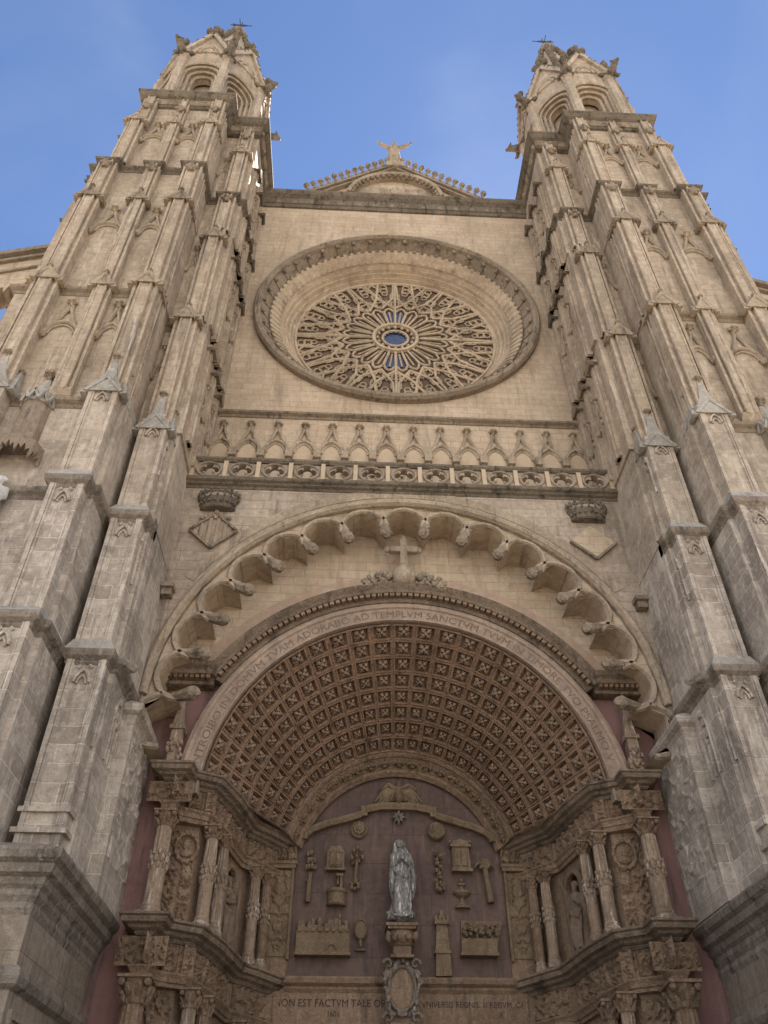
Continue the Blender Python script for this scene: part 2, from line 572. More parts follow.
def text_faces(s, size, align='CENTER'):
    cu = bpy.data.curves.new('inscription_text', 'FONT')
    cu.body = s
    cu.size = size
    cu.align_x = align
    cu.resolution_u = 3
    o = bpy.data.objects.new('inscription_text', cu)
    COL.objects.link(o)
    dg = bpy.context.evaluated_depsgraph_get()
    me = o.evaluated_get(dg).to_mesh()
    vs = [tuple(v.co) for v in me.vertices]
    fs = [tuple(p.vertices) for p in me.polygons]
    o.evaluated_get(dg).to_mesh_clear()
    bpy.data.objects.remove(o)
    bpy.data.curves.remove(cu)
    return vs, fs

# ------------------------------------------------------------------ ground
g = MB()
g.add([(-400, -400, 0), (400, -400, 0), (400, 400, 0), (-400, 400, 0)], [(0, 1, 2, 3)])
go = g.build('plaza_ground', 'paving', recalc=False)
go['kind'] = 'structure'

# ------------------------------------------------------------------ shared carving kit
def bud(mb, x, y, z, r=0.2, h=0.35):
    """a leafy knop on a short neck"""
    mb.lathe([(r*0.35, z - 0.05), (r*0.38, z + h*0.25), (r*0.95, z + h*0.45), (r*1.05, z + h*0.62), (r*0.6, z + h*0.78), (r*0.55, z + h)], x, y, 8)
    for k in range(6):
        a = k*pi/3
        mb.blob((x + r*0.95*cos(a), y + r*0.95*sin(a), z + h*0.55), (r*0.36, r*0.36, r*0.42), 5, 4)


def pointed(cx, zs, hw, rise, n=7):
    """points of a pointed arch from left spring to right spring in (x, z)"""
    R = (hw*hw + rise*rise)/(2*hw)
    out = []
    a1 = atan2(rise, R - hw)
    for i in range(n + 1):
        a = a1*i/n
        out.append((cx + (R - hw) - R*cos(a), zs + R*sin(a)))
    right = [(2*cx - x, z) for x, z in reversed(out[:-1])]
    return out + right


def blind_gablet(mb, cx, zs, hw, rise, top, y, r=0.06, knop=0.17, corbels=True, side=False, x0=0.0):
    """a moulded pointed hood under a concave gablet, a knop on top and head corbels at its feet"""
    def P(u, z, d):
        return (x0 - d, u, z) if side else (u, y - d, z)
    pa = pointed(cx, zs, hw, rise)
    mb.tube([P(u, z, r*0.9) for u, z in pa], r*1.15, 6)
    pb = pointed(cx, zs + 0.02, hw*0.78, rise*0.76)
    mb.tube([P(u, z, r*0.4) for u, z in pb], r*0.75, 5)
    for sg in (-1, 1):
        h = top - zs - rise*0.55
        mb.tube([P(cx + sg*hw*0.80, zs + rise*0.55, r*0.9), P(cx + sg*hw*0.42, zs + rise*0.55 + h*0.38, r*0.9), P(cx + sg*hw*0.13, zs + rise*0.55 + h*0.78, r*0.9), P(cx + sg*0.04, top + 0.03, r*0.9)],
                [r*0.9, r*0.95, r, r*1.0], 5)
        if corbels:
            c = P(cx + sg*hw, zs - 0.08, 0.12)
            mb.blob(c, (r*2.2, r*2.4, r*2.6), 6, 5, 0.25, int(cx*10))
    if knop:
        c = P(cx, top, 0.12)
        bud(mb, c[0], c[1], c[2] - 0.02, knop, knop*1.8)


def chevron(cx, w, h, t):
    return [(cx - w/2, 0), (cx, h), (cx + w/2, 0), (cx + w/2 - t*0.9, -t*0.25), (cx, h - t*1.15), (cx - w/2 + t*0.9, -t*0.25)]


def pier_gablet(mb, cx, w, f, z, h=0.7, t=0.14, out=0.16, sides=True, back=0.45):
    """a little gabled hood crowning a pier front, with smaller ones returning on its flanks"""
    mb.prism_y([(x, z + zz) for x, zz in chevron(cx, w + 2*out, h, t)], f - out, f + 0.25)
    # sloping back of the hood, running into the pier above
    mb.loft([[(cx - w/2 - out*0.9, f - out*0.8, z), (cx, f - out*0.8, z + h - 0.03), (cx + w/2 + out*0.9, f - out*0.8, z)],
             [(cx - w/2 - 0.01, f + back, z + 0.12), (cx, f + back, z + h + back*0.9), (cx + w/2 + 0.01, f + back, z + 0.12)]])
    for sg in (-1, 1):
        # short level ears at the feet
        xa, xb = sorted((cx + sg*(w/2 + out*0.4), cx + sg*(w/2 + out + 0.12)))
        mb.box(xa, xb, f - out*0.6, f + 0.3, z - t*0.55, z + 0.05)
    if sides:
        for sg in (-1, 1):
            xs = cx + sg*w/2
            a, b = sorted((xs - sg*0.1, xs + sg*(out + 0.04)))
            for yo, hh in ((0.12, 0.62), (0.50, 0.55), (0.86, 0.5)):
                mb.prism_x([(f + yo + yy, z + zz*hh - 0.03) for yy, zz in chevron(0.0, 0.40, h*0.95, t)], a, b)


STR = [(-0.3, -0.20), (0.04, -0.20), (0.09, -0.12), (0.07, -0.06), (0.17, -0.03), (0.20, 0.03), (0.18, 0.06), (-0.3, 0.24)]


def prof_at(prof, z, k=1.0):
    return [(o*k, z + zz*k) for o, zz in prof]


# ------------------------------------------------------------------ the great west front between the towers
facade = thing('cathedral_facade', 'tall tan stone church front with round rose window between two bell towers', 'church front', (0, 0, 0))

ZR, RX, RZ = 36.45, 7.36, 7.12                    # rose: centre height and outer radii
wl = MB()
NA = 96
corners = [(-8.6, 23.0), (8.6, 23.0), (8.6, 48.6), (-8.6, 48.6)]
angs = sorted([2*pi*i/NA for i in range(NA)] + [math.atan2(z - ZR, x) % (2*pi) for x, z in corners])
inn, outr = [], []
for a in angs:
    inn.append((RX*0.985*cos(a), ZR + RZ*0.985*sin(a)))
    c, s_ = cos(a), sin(a)
    k = min((8.6/abs(c)) if abs(c) > 1e-6 else 1e9, ((48.6 - ZR) if s_ > 0 else (ZR - 23.0))/abs(s_) if abs(s_) > 1e-6 else 1e9)
    outr.append((k*c, ZR + k*s_))
n_ = len(angs)
vs = [(x, 0.0, z) for x, z in inn] + [(x, 0.0, z) for x, z in outr]
fs = [(i, (i + 1) % n_, n_ + (i + 1) % n_, n_ + i) for i in range(n_)]
wl.add(vs, fs)
wl.build('wall', 'wall', facade)

# rose window ---------------------------------------------------
rose = MB()
sxr = RX/RZ
rose.arc([(7.12, 0.02), (7.12, -0.28), (7.02, -0.42), (6.86, -0.45), (6.76, -0.34), (6.72, -0.15)], 0, ZR, 0, 2*pi, 112, sx=sxr, full=True)
rose.arc([(6.72, -0.15), (6.68, 0.10), (6.60, 0.34), (6.46, 0.46), (6.34, 0.46)], 0, ZR, 0, 2*pi, 112, sx=sxr, full=True)
rose_o = rose.build('rose_window', 'string', facade, smooth=False)
rm = MB()
rm.arc([(6.34, 0.46), (6.34, 0.30), (6.24, 0.28), (5.92, 0.66), (5.86, 0.82)], 0, ZR, 0, 2*pi, 112, sx=sxr, full=True)
rm.arc([(5.86, 0.82), (5.80, 1.0), (5.70, 0.98), (5.64, 1.18), (5.53, 1.16), (5.46, 1.40), (5.36, 1.38), (5.28, 1.60), (5.17, 1.62), (5.15, 2.0)], 0, ZR, 0, 2*pi, 112, sx=sxr, full=True)
rm.build('splayed_frame', 'tracery', rose_o)
for i in range(44):            # narrow brackets across the hollow
    md = MB()
    a = 2*pi*(i + 0.5)/44
    u_ = (sin(a), 0, cos(a))
    md.bar((sxr*6.70*sin(a), -0.16, ZR + 6.70*cos(a)), (sxr*6.40*sin(a), 0.34, ZR + 6.40*cos(a)), 0.17, 0.34, up=(sin(a)*0.7, -0.7, cos(a)*0.7))
    md.blob((sxr*6.62*sin(a), -0.2, ZR + 6.62*cos(a)), (0.13, 0.13, 0.13), 5, 4, 0.3, i)
    md.build('bracket', 'string', rose_o)
for i in range(96):
    dn = MB()
    a = 2*pi*i/96
    t = Vector((cos(a), 0, -sin(a)))
    p0 = Vector((sxr*6.25*sin(a), 0.24, ZR + 6.25*cos(a)))
    p1 = Vector((sxr*5.92*sin(a), 0.62, ZR + 5.92*cos(a)))
    dn.bar(p0, p1, 0.2, 0.2, up=(sin(a)*0.7, -0.7, cos(a)*0.7))
    dn.build('dentil', 'tracery', rose_o)
TK = 1.45
YT = 1.62                      # plane of the tracery
tr = MB()


def rp(r, a, d=0.0):
    r *= 1.035
    return (sxr*r*sin(a), YT - d, ZR + r*cos(a))


def ringtube(r, t, d=0.0, n=64):
    tr.arc([(r - t, YT), (r - t*0.6, YT - t - d), (r + t*0.6, YT - t - d), (r + t, YT)], 0, ZR, 0, 2*pi, n, sx=sxr, full=True)


ringtube(5.12, 0.08)
ringtube(1.12, 0.12, 0.05)
ringtube(0.66, 0.07, 0.0, 32)
for k in range(16):            # small cusps round the eye
    a = 2*pi*k/16
    tr.tube([rp(0.68, a), rp(0.52, a + 0.06)], 0.035, 4)
    tr.blob(rp(0.88, a, 0.06), 0.10, 6, 4)
for k in range(24):            # radiating lights
    a = 2*pi*k/24
    tr.tube([rp(1.15, a, 0.03), rp(2.35, a, 0.03)], [0.07, 0.085], 5)
    h = pi/24
    tr.tube([rp(2.25, a), rp(2.52, a + h*0.55), rp(2.62, a + h), rp(2.52, a + h*1.45), rp(2.25, a + 2*h)], 0.07, 5)
    tr.tube([rp(1.3, a + h), rp(2.3, a + h)], 0.05, 4)
for k in range(12):            # twelve star points woven from two rounds of curved ribs
    a = 2*pi*k/12
    h = pi/12
    tr.tube([rp(2.62, a), rp(3.5, a + h*0.9), rp(4.92, a + h*1.3)], 0.085, 5)
    tr.tube([rp(2.62, a), rp(3.5, a - h*0.9), rp(4.92, a - h*1.3)], 0.085, 5)
    tr.tube([rp(2.65, a + h), rp(3.55, a + h*0.15), rp(4.9, a + h*0.05)], 0.08, 5)
    tr.tube([rp(2.65, a + h), rp(3.55, a + h*1.85), rp(4.9, a + h*1.95)], 0.08, 5)
    for (r0, q, aa) in ((3.05, 0.30, a), (3.05, 0.30, a + h), (3.75, 0.34, a), (3.72, 0.33, a + h), (4.35, 0.27, a + h*0.52), (4.35, 0.27, a - h*0.52)):
        c = rp(r0, aa)
        for j in range(4):
            b = aa + j*pi/2 + pi/4
            cc = (c[0] + q*0.45*sin(b), c[1], c[2] + q*0.45*cos(b))
            pts = [(cc[0] + q*0.46*sin(b + e), cc[1], cc[2] + q*0.46*cos(b + e)) for e in (-2.0, -1.0, 0, 1.0, 2.0)]
            tr.tube(pts, 0.055, 4)
    # almond lights at the rim
    tr.tube([rp(3.95, a + h), rp(4.45, a + h*0.68), rp(4.92, a + h)], 0.07, 4)
    tr.tube([rp(3.95, a + h), rp(4.45, a + h*1.32), rp(4.92, a + h)], 0.07, 4)
for k in range(24):            # a round of small pointed loops and a round of pierced roundels
    a = 2*pi*(k + 0.5)/24
    h = pi/24
    tr.tube([rp(2.7, a - h*0.7), rp(3.05, a - h*0.55), rp(3.4, a), rp(3.05, a + h*0.55), rp(2.7, a + h*0.7)], 0.045, 4)
    c = rp(4.66, a)
    tr.tube([(c[0] + 0.2*cos(e*pi/4), c[1], c[2] + 0.2*sin(e*pi/4)) for e in range(9)], 0.042, 4)
    c = rp(4.05, a)
    tr.tube([(c[0] + 0.17*cos(e*pi/3), c[1], c[2] + 0.17*sin(e*pi/3)) for e in range(7)], 0.04, 4)
for k in range(4):             # upright and level bars
    a = k*pi/2
    tr.tube([rp(1.2, a, 0.05), rp(4.95, a, 0.05)], 0.08, 5)
tr.build('tracery', 'tracery', rose_o)
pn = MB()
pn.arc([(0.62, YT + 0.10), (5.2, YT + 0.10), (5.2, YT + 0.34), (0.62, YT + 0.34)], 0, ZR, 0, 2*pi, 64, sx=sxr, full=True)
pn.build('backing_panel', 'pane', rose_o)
bl = MB()
bl.arc([(0.0, YT + 0.07), (0.66, YT + 0.07), (0.66, YT + 0.09), (0.0, YT + 0.09)], 0, ZR, 0, 2*pi, 24, sx=sxr, full=True)
for a in (pi/24, -pi/24):
    for o_ in (0, pi):
        A = a + o_
        w_ = 0.11
        r0, r1 = 1.32, 2.3 if abs(a) < 0.2 else 2.0
        bl.loft([[rp(r0, A - w_*0.75, -0.08), rp(r0, A + w_*0.75, -0.08), rp(r1, A + w_*0.9, -0.08), rp(r1, A - w_*0.9, -0.08)],
                 [rp(r0, A - w_*0.75, -0.06), rp(r0, A + w_*0.75, -0.06), rp(r1, A + w_*0.9, -0.06), rp(r1, A - w_*0.9, -0.06)]])
bl.build('glass', 'blue', rose_o)

# courses and cornices across the front -------------------------
c1 = MB()
c1.sweep([(-8.0, 0), (8.0, 0)], [(-0.1, 28.02), (0.05, 28.04), (0.10, 28.10), (0.08, 28.14), (0.24, 28.20), (0.27, 28.27), (0.24, 28.32), (-0.1, 28.5)])
c1.build('string_course', 'string', facade)
c2 = MB()
c2.sweep([(-8.15, 0), (8.15, 0)], [(-0.1, 46.7), (0.10, 46.72), (0.16, 46.85), (0.14, 46.95), (0.22, 47.0), (0.26, 47.45), (0.48, 47.62), (0.58, 47.8), (0.56, 47.98), (-0.3, 48.2)])
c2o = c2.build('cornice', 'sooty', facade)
fr = MB()
fr.field((-7.9, -0.20, 46.98), (1, 0, 0), (0, 0.09, 0.46), 15.8, 0.45, lambda a, b: 0.10*max(0, sin(a*6.5 + 2.2*sin(b*9)))*min(1, b*8, (0.45 - b)*8), 0.09, 0.09)
fr.build('leaf_frieze', 'string', c2o)

gb = MB()                      # gable
gz0, gz1, gx = 48.0, 52.4, 5.6
gb.prism_y([(-gx, gz0), (gx, gz0), (0.0, gz1)], -0.05, 0.9)
gable = gb.build('gable', 'wall', facade)
gm = MB()
for sg in (-1, 1):
    gm.bar((sg*gx, -0.12, gz0 + 0.05), (0, -0.12, gz1 + 0.08), 0.30, 0.5)
    gm.bar((sg*(gx - 0.8), -0.18, gz0 + 0.1), (0, -0.18, gz1 - 0.42), 0.12, 0.3)
gm.build('coping', 'string', gable)
gh = MB()
gh.arc([(2.75, -0.05), (2.75, -0.5), (2.9, -0.58), (3.02, -0.45), (3.02, -0.05)], 0, 47.95, -pi*0.47, pi*0.47, 30)
gh.arc([(2.55, -0.06), (2.55, -0.3), (2.75, -0.34), (2.75, -0.06)], 0, 47.95, -pi*0.47, pi*0.47, 30)
gh.build('hood_arch', 'carved', gable)
for i in range(21):
    a = -pi*0.45 + pi*0.9*i/20
    gd = MB()
    gd.blob((2.62*sin(a), -0.42, 47.95 + 2.62*cos(a)), (0.14, 0.16, 0.14), 6, 5, 0.25, i)
    gd.build('leaf_boss', 'string', gable)
gf = MB()
gf.field((-2.3, -0.09, 48.25), (1, 0, 0), (0, 0, 1), 4.6, 1.3, ornament(3, 4.6, 1.6, 0.10), 0.1, 0.1)
gf.build('carved_panel', 'carved', gable)
for sg in (-1, 1):
    for i in range(13):
        t = (i + 0.6)/13.5
        x, z = sg*gx*(1 - t), gz0 + (gz1 - gz0)*t + 0.18
        ck = MB()
        ck.tube([(x, -0.34, z - 0.05), (x + sg*0.02, -0.42, z + 0.22), (x + sg*0.16, -0.46, z + 0.42)], [0.09, 0.10, 0.07], 5)
        ck.blob((x + sg*0.10, -0.44, z + 0.40), (0.20, 0.18, 0.21), 6, 5, 0.3, i)
        ck.build('crocket', 'string', gable)

# body of the church behind the front
nb = MB()
nb.box(-8.6, 8.6, 5.2, 70, 0, 22)
nb.box(-8.6, 8.6, 2.3, 70, 22.2, 44)
nb.box(-8.6, 8.6, 0.7, 5.2, 18.6, 22.1)
nb.box(-8.6, 8.6, 0.9, 2.3, 44.2, 47.9)
nb.build('nave_block', 'wall', facade)
nr = MB()
nr.prism_y([(-8.8, 44.05), (8.8, 44.05), (0, 46.5)], 2.5, 70)
nr.build('roof', 'roof', facade)

# blind arcade behind the gallery
for i in range(14):
    x = (i - 6.5)*1.185
    ba = MB()
    blind_gablet(ba, x, 25.86, 0.50, 0.74, 27.40, 0.0, 0.075, 0.17, corbels=False)
    ba.box(x - 0.59 - 0.15, x - 0.59 + 0.15, -0.30, -0.01, 25.45, 25.86)
    ba.box(x - 0.59 - 0.10, x - 0.59 + 0.10, -0.16, -0.01, 24.6, 25.45)
    if i == 13:
        ba.box(x + 0.59 - 0.15, x + 0.59 + 0.15, -0.30, -0.01, 25.45, 25.86)
        ba.box(x + 0.59 - 0.10, x + 0.59 + 0.10, -0.16, -0.01, 24.6, 25.45)
    bo_ = ba.build('blind_arch', 'carved', facade)
    bp_ = MB()
    bp_.prism_y([(x - 0.42, 24.4)] + pointed(x, 25.86, 0.42, 0.60) + [(x + 0.42, 24.4)], -0.02, 0.05)
    bp_.build('arch_panel', 'niche', bo_)

# gallery: floor, cornice and pierced parapet
gl = MB()
gl.sweep([(-8.42, -1.46), (8.42, -1.46)], [(-0.8, 22.34), (0.02, 22.36), (0.06, 22.42), (0.05, 22.46), (0.16, 22.50), (0.19, 22.56), (0.30, 22.60), (0.33, 22.66), (0.30, 22.71), (-1.1, 22.72)])
gl.box(-8.6, 8.6, -0.9, 0.2, 22.3, 22.715)
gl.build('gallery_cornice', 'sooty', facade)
pr = MB()
pr.sweep([(-8.3, -1.60), (8.3, -1.60)], [(-0.12, 23.62), (0.08, 23.62), (0.16, 23.70), (0.16, 23.80), (0.06, 23.86), (-0.12, 23.86)])
pr.sweep([(-8.3, -1.60), (8.3, -1.60)], [(-0.10, 22.70), (0.10, 22.70), (0.12, 22.80), (-0.10, 22.84)])
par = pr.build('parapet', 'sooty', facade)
def quatrefoil(t):
    """outline radius of four overlapping lobes at angle t"""
    best = 0.0
    for k in range(4):
        d = t - k*pi/2
        c, r = 0.205, 0.175
        disc = r*r - (c*sin(d))**2
        if disc > 0 and cos(d) > -0.2:
            best = max(best, c*cos(d) + sqrt(disc))
    return best


for i in range(13):
    x, zq = (i - 6)*1.262, 23.22
    q = MB()
    hole, rim = [], []
    tt = sorted([2*pi*k/56 for k in range(56)] + [atan2(sz_*0.40, sx_*0.545) % (2*pi) for sx_ in (-1, 1) for sz_ in (-1, 1)])
    for t_ in tt:
        r = quatrefoil(t_)
        hole.append((x + r*cos(t_), zq + 0.95*r*sin(t_)))
        k = min(0.545/max(1e-6, abs(cos(t_))), 0.40/max(1e-6, abs(sin(t_))))
        rim.append((x + k*cos(t_), zq + k*sin(t_)))
    rings = [[(h[0], -1.60, h[1]), (m[0], -1.60, m[1]), (m[0], -1.30, m[1]), (h[0], -1.30, h[1])] for h, m in zip(hole, rim)]
    rings.append(rings[0])
    q.loft(rings, cap=False)
    q.arc([(0.43, -1.59), (0.43, -1.66), (0.47, -1.70), (0.51, -1.66), (0.51, -1.59)], x, zq, 0, 2*pi, 28, sz=0.80, full=True)
    for sx_ in (-1, 1):
        for sz_ in (-1, 1):
            q.tube([(x + sx_*0.13, -1.61, zq + sz_*0.125), (x + sx_*0.20, -1.61, zq + sz_*0.19)], [0.035, 0.06], 5)
    q.build('quatrefoil', 'spandrel', par)
    b_ = MB()
    b_.box(x + 0.55, x + 0.715, -1.72, -1.32, 22.80, 23.63)
    if i == 0:
        b_.box(x - 0.715, x - 0.55, -1.72, -1.32, 22.80, 23.63)
    b_.build('baluster_pier', 'niche', par)
# wall under the gallery with the great arch cut through it
RA, ZA = 8.27, 13.62
lw = MB()
N2 = 48
for y0, y1 in ((-1.45, -0.02),):
    top = [(-RA + 2*RA*i/N2) for i in range(N2 + 1)]
    arcp = [(RA*sin(-pi/2 + pi*i/N2), ZA + RA*cos(-pi/2 + pi*i/N2)) for i in range(N2 + 1)]
    rings = []
    for (x, z) in arcp:
        rings.append([(x, y0, z), (x, y0, 22.45), (x, y1, 22.45), (x, y1, z)])
    lw.loft(rings)
for sg in (-1, 1):
    xa, xb = sorted((sg*8.24, sg*8.5))
    lw.box(xa, xb, -1.44, -0.03, 13.4, 22.44)
lw.build('spandrel_wall', 'spandrel', facade)
am = MB()
am.arc([(8.40, -1.44), (8.40, -1.57), (8.32, -1.65), (8.20, -1.63), (8.12, -1.51), (8.12, -1.25)], 0, ZA, -pi*0.5, pi*0.5, 60)
am.arc([(8.95, -1.44), (8.95, -1.475), (8.56, -1.475), (8.56, -1.44)], 0, ZA, -pi*0.33, pi*0.33, 60)
am.build('arch_moulding', 'carved', facade)
# the lobed fringe of the great arch
NC = 17
DA = radians(12)
A0 = -NC*DA/2
cu = MB()
tips, outer_pts, inner_pts = [], [], []
R_C, R_L = 7.20, 0.765
ROUT = 8.17
for k in range(NC):
    a0 = A0 + DA*k
    rc_ = R_C + (0.5 if k in (0, NC - 1) else 0.0)
    cxx, czz = rc_*sin(a0 + DA/2), ZA + rc_*cos(a0 + DA/2)
    for j in range(5):
        # five points along each lobe: a half octagon with flat facets
        b = -pi/2*1.04 + pi*1.04*j/4
        d = (a0 + DA/2)
        px_, pz_ = R_L*sin(b), R_L*cos(b)*1.03
        x = cxx + px_*cos(d) + pz_*sin(d)
        z = czz - px_*sin(d) + pz_*cos(d)
        inner_pts.append((x, z))
        ao = a0 + DA*(0.02 + 0.96*j/4)
        outer_pts.append((ROUT*sin(ao), ZA + ROUT*cos(ao)))
    tips.append(a0)
tips.append(-A0)
rings = []
for (xi, zi), (xo, zo) in zip(inner_pts, outer_pts):
    rings.append([(xi, -1.33, zi), (xo, -1.33, zo), (xo, -0.03, zo), (xi, -0.03, zi)])
cu.loft(rings)
cusp = cu.build('lobed_arch', 'wall', facade)
for k in range(NC):
    cm = MB()
    pts = inner_pts[5*k:5*k + 5]
    a = A0 + DA*(k + 0.5)
    # rounded moulding on the lobe's edge and the rib that runs up to the arch
    rc_ = R_C + (0.5 if k in (0, NC - 1) else 0.0)
    cx_, cz_ = rc_*sin(a), ZA + rc_*cos(a)
    ed = []
    for j in range(11):
        b = -pi/2*1.06 + pi*1.06*j/10
        px_, pz_ = (R_L + 0.10)*sin(b), (R_L + 0.06)*cos(b)
        ed.append((cx_ + px_*cos(a) + pz_*sin(a), -1.39, cz_ - px_*sin(a) + pz_*cos(a)))
    cm.tube(ed, 0.10, 6)
    cm.build('lobe_moulding', 'carved', cusp)
for k, a in enumerate(tips):
    if k in (0, len(tips) - 1):
        continue
    hd = MB()
    r0 = 6.92
    c = (r0*sin(a), -1.47, ZA + r0*cos(a))
    dx, dz = -sin(a), -cos(a)
    hd.tube([(c[0] - dx*0.45, -1.35, c[2] - dz*0.45), (c[0] - dx*0.1, -1.45, c[2] - dz*0.1), (c[0] + dx*0.25, -1.63, c[2] + dz*0.25), (c[0] + dx*0.36, -1.75, c[2] + dz*0.36)], [0.12, 0.19, 0.24, 0.14], 7)
    for j in range(7):
        b = 2*pi*j/7
        e = Vector((cos(b)*0.17, sin(b)*0.13, sin(b)*0.1))
        hd.blob((c[0] + dx*0.22 + e.x, -1.61 + e.y, c[2] + dz*0.22 + e.z), (0.08, 0.09, 0.10), 5, 4)
    hd.build('carved_head', 'string', cusp)

# recessed wall round the Renaissance portal: stone above, red plaster beside
rw = MB()
RP, ZP = 7.05, 11.15
pts_ = []
rings = []
for i in range(N2 + 1):
    a = -pi/2 + pi*i/N2
    xo, zo = 8.5*sin(a), ZA + 8.5*cos(a)
    xi, zi = RP*sin(a), ZP + RP*cos(a)
    rings.append([(xi, 0.0, max(zi, 14.9)), (xo, 0.0, max(zo, 14.9)), (xo, 0.5, max(zo, 14.9)), (xi, 0.5, max(zi, 14.9))])
rw.loft([r for r in rings])
rw.build('recessed_wall', 'wall', facade)
vo = MB()
vo.arc([(7.3, 0.02), (7.3, -0.05), (8.35, -0.05), (8.35, 0.02)], 0, ZP, -pi*0.335, pi*0.335, 50)
vo.build('relieving_arch', 'voussoir', facade)
for sg in (1, -1):
    rd = MB(sg)
    rd.box(7.22, 8.6, 0.01, 0.6, 0.0, 11.8)
    rd.box(6.75, 8.6, 0.01, 0.6, 11.8, 13.6)
    rd.box(5.95, 8.6, 0.01, 0.6, 13.6, 14.95)
    rd.build('plastered_wall', 'red', facade)

# two small corbels on the wall beside the piers
for sg in (-1, 1):
    cb = MB(sg)
    cb.box(7.92, 8.35, -1.90, -1.44, 17.45, 17.62)
    cb.box(7.98, 8.32, -1.78, -1.44, 17.2, 17.45)
    cb.build('corbel', 'string', facade)

# ------------------------------------------------------------------ the carved portal
portal = thing('church_portal', 'brown carved portal with columns under a deep coffered arch around a dark tympanum', 'portal', (0, -1, 0))
YO, ZO, RO = -0.30, 11.0, 6.32          # front rim of the vault
YI, ZI, RI = 3.95, 10.0, 3.45           # rim at the tympanum


def vault_n(a):
    k = ((RO - RI) + (ZO - ZI)*cos(a))/(YI - YO)
    return Vector((sin(a), k, cos(a))).normalized()


def vault_pt(t, a, d=0.0):
    r = RO + (RI - RO)*t
    return Vector((r*sin(a), YO + (YI - YO)*t, ZO + (ZI - ZO)*t + r*cos(a))) + vault_n(a)*d


vt = MB()
NU, NV = 23, 8
T0, T1 = 0.015, 0.84
UR = radians(84)


def half_span(t):
    zc = 11.62 - 0.115*(YO + (YI - YO)*t + 1.08)
    return math.acos((zc - (ZO + (ZI - ZO)*t))/(RO + (RI - RO)*t))


ros = []
for j in range(NV):
    ta, tb = T0 + (T1 - T0)*j/NV, T0 + (T1 - T0)*(j + 1)/NV
    for i in range(NU):
        aa, ab = -1 + 2*i/NU, -1 + 2*(i + 1)/NU

        def q(fu, fv, d):
            t_ = ta + (tb - ta)*fv
            return tuple(vault_pt(t_, (aa + (ab - aa)*fu)*half_span(t_), d))
        b0 = len(vt.v)
        levels = [(0.0, 0.0), (0.055, 0.0), (0.06, -0.04), (0.10, -0.04), (0.11, 0.04), (0.14, 0.04), (0.15, 0.145)]
        vs, fs = [], []
        for (m_, d) in levels:
            vs += [q(m_, m_, d), q(1 - m_, m_, d), q(1 - m_, 1 - m_, d), q(m_, 1 - m_, d)]
        for k in range(len(levels) - 1):
            for e in range(4):
                p0, p1 = 4*k + e, 4*k + (e + 1) % 4
                fs.append((p0, p1, p1 + 4, p0 + 4))
        n0 = 4*(len(levels) - 1)
        fs.append((n0, n0 + 1, n0 + 2, n0 + 3))
        vt.add(vs, fs)
        ros.append(((ta + tb)/2, (aa + ab)/2*half_span((ta + tb)/2), (j, i)))
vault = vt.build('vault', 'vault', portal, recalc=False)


def rosette(mb, t, a, seed):
    c = vault_pt(t, a, 0.14)
    r = (RO + (RI - RO)*t)
    R = r*2*half_span(t)/NU*0.33
    n = vault_n(a)
    u = Vector((cos(a), 0, -sin(a)))
    w = n.cross(u)
    for k in range(4):             # four curling leaves on the diagonals
        b = 2*pi*k/4 + pi/4
        e = u*cos(b) + w*sin(b)
        f = u*sin(b) - w*cos(b)
        mb.tube([c - n*0.10, c + e*R*0.45 - n*0.16, c + e*R*0.8 - n*0.10, c + e*R*0.95 - n*0.0], [R*0.2, R*0.24, R*0.2, R*0.08], 5)
        for q in (-1, 1):
            mb.blob(c + e*R*0.55 + f*q*R*0.26 - n*0.08, (R*0.2,)*3, 5, 4)
    mb.blob(c - n*0.19, (R*0.26,)*3, 6, 4)


order = sorted(ros, key=lambda q: (q[2][0], abs(q[1])))
rest = MB()
for k, (t, a, ji) in enumerate(order):
    if k < 98:
        rb = MB()
        rosette(rb, t, a, ji[0]*31 + ji[1])
        rb.build('rosette', 'rosette', vault)
    else:
        rosette(rest, t, a, ji[0]*31 + ji[1])
ro_ = rest.build('small_rosettes', 'rosette', vault)
ro_['kind'] = 'stuff'
# the carved inner arch at the mouth of the tympanum
ia = MB()
IA_S = 48
rings = []
for i in range(IA_S + 1):
    a = -radians(76) + 2*radians(76)*i/IA_S
    rings.append([tuple(vault_pt(0.84, a, 0.03)), tuple(vault_pt(0.845, a, -0.05)), tuple(vault_pt(0.865, a, -0.05)), tuple(vault_pt(0.87, a, 0.0)),
                  tuple(vault_pt(0.955, a, 0.0)), tuple(vault_pt(0.965, a, -0.06)), tuple(vault_pt(1.0, a, -0.05)), tuple(vault_pt(1.0, a, 0.5)), tuple(vault_pt(0.84, a, 0.5))])
ia.loft(rings)
inner = ia.build('inner_arch', 'portal', portal)
for i in range(19):
    iw = MB()
    a = -pi*0.40 + pi*0.8*i/18
    c = vault_pt(0.915, a, -0.01)
    n = Vector((sin(a), 0, cos(a)))
    u = Vector((cos(a), 0, -sin(a)))
    for k in range(9):
        b = 2*pi*k/9
        iw.blob(c + u*cos(b)*0.17 + Vector((0, 1, 0))*sin(b)*0.15 - n*0.02, (0.06, 0.06, 0.06), 5, 4)
    iw.blob(c - n*0.04, (0.11, 0.11, 0.11), 6, 5, 0.3, i)
    iw.build('carved_wreath', 'relief', inner)
# tympanum slab
ty = MB()
pts = [(RI*1.12*sin(-pi/2 + pi*i/40), ZI + RI*1.12*cos(-pi/2 + pi*i/40)) for i in range(41)]
pts = [(-3.86, 6.7)] + pts + [(3.86, 6.7)]
ty.prism_y(pts, 4.05, 4.4)
tymp = ty.build('tympanum', 'tymp', portal)
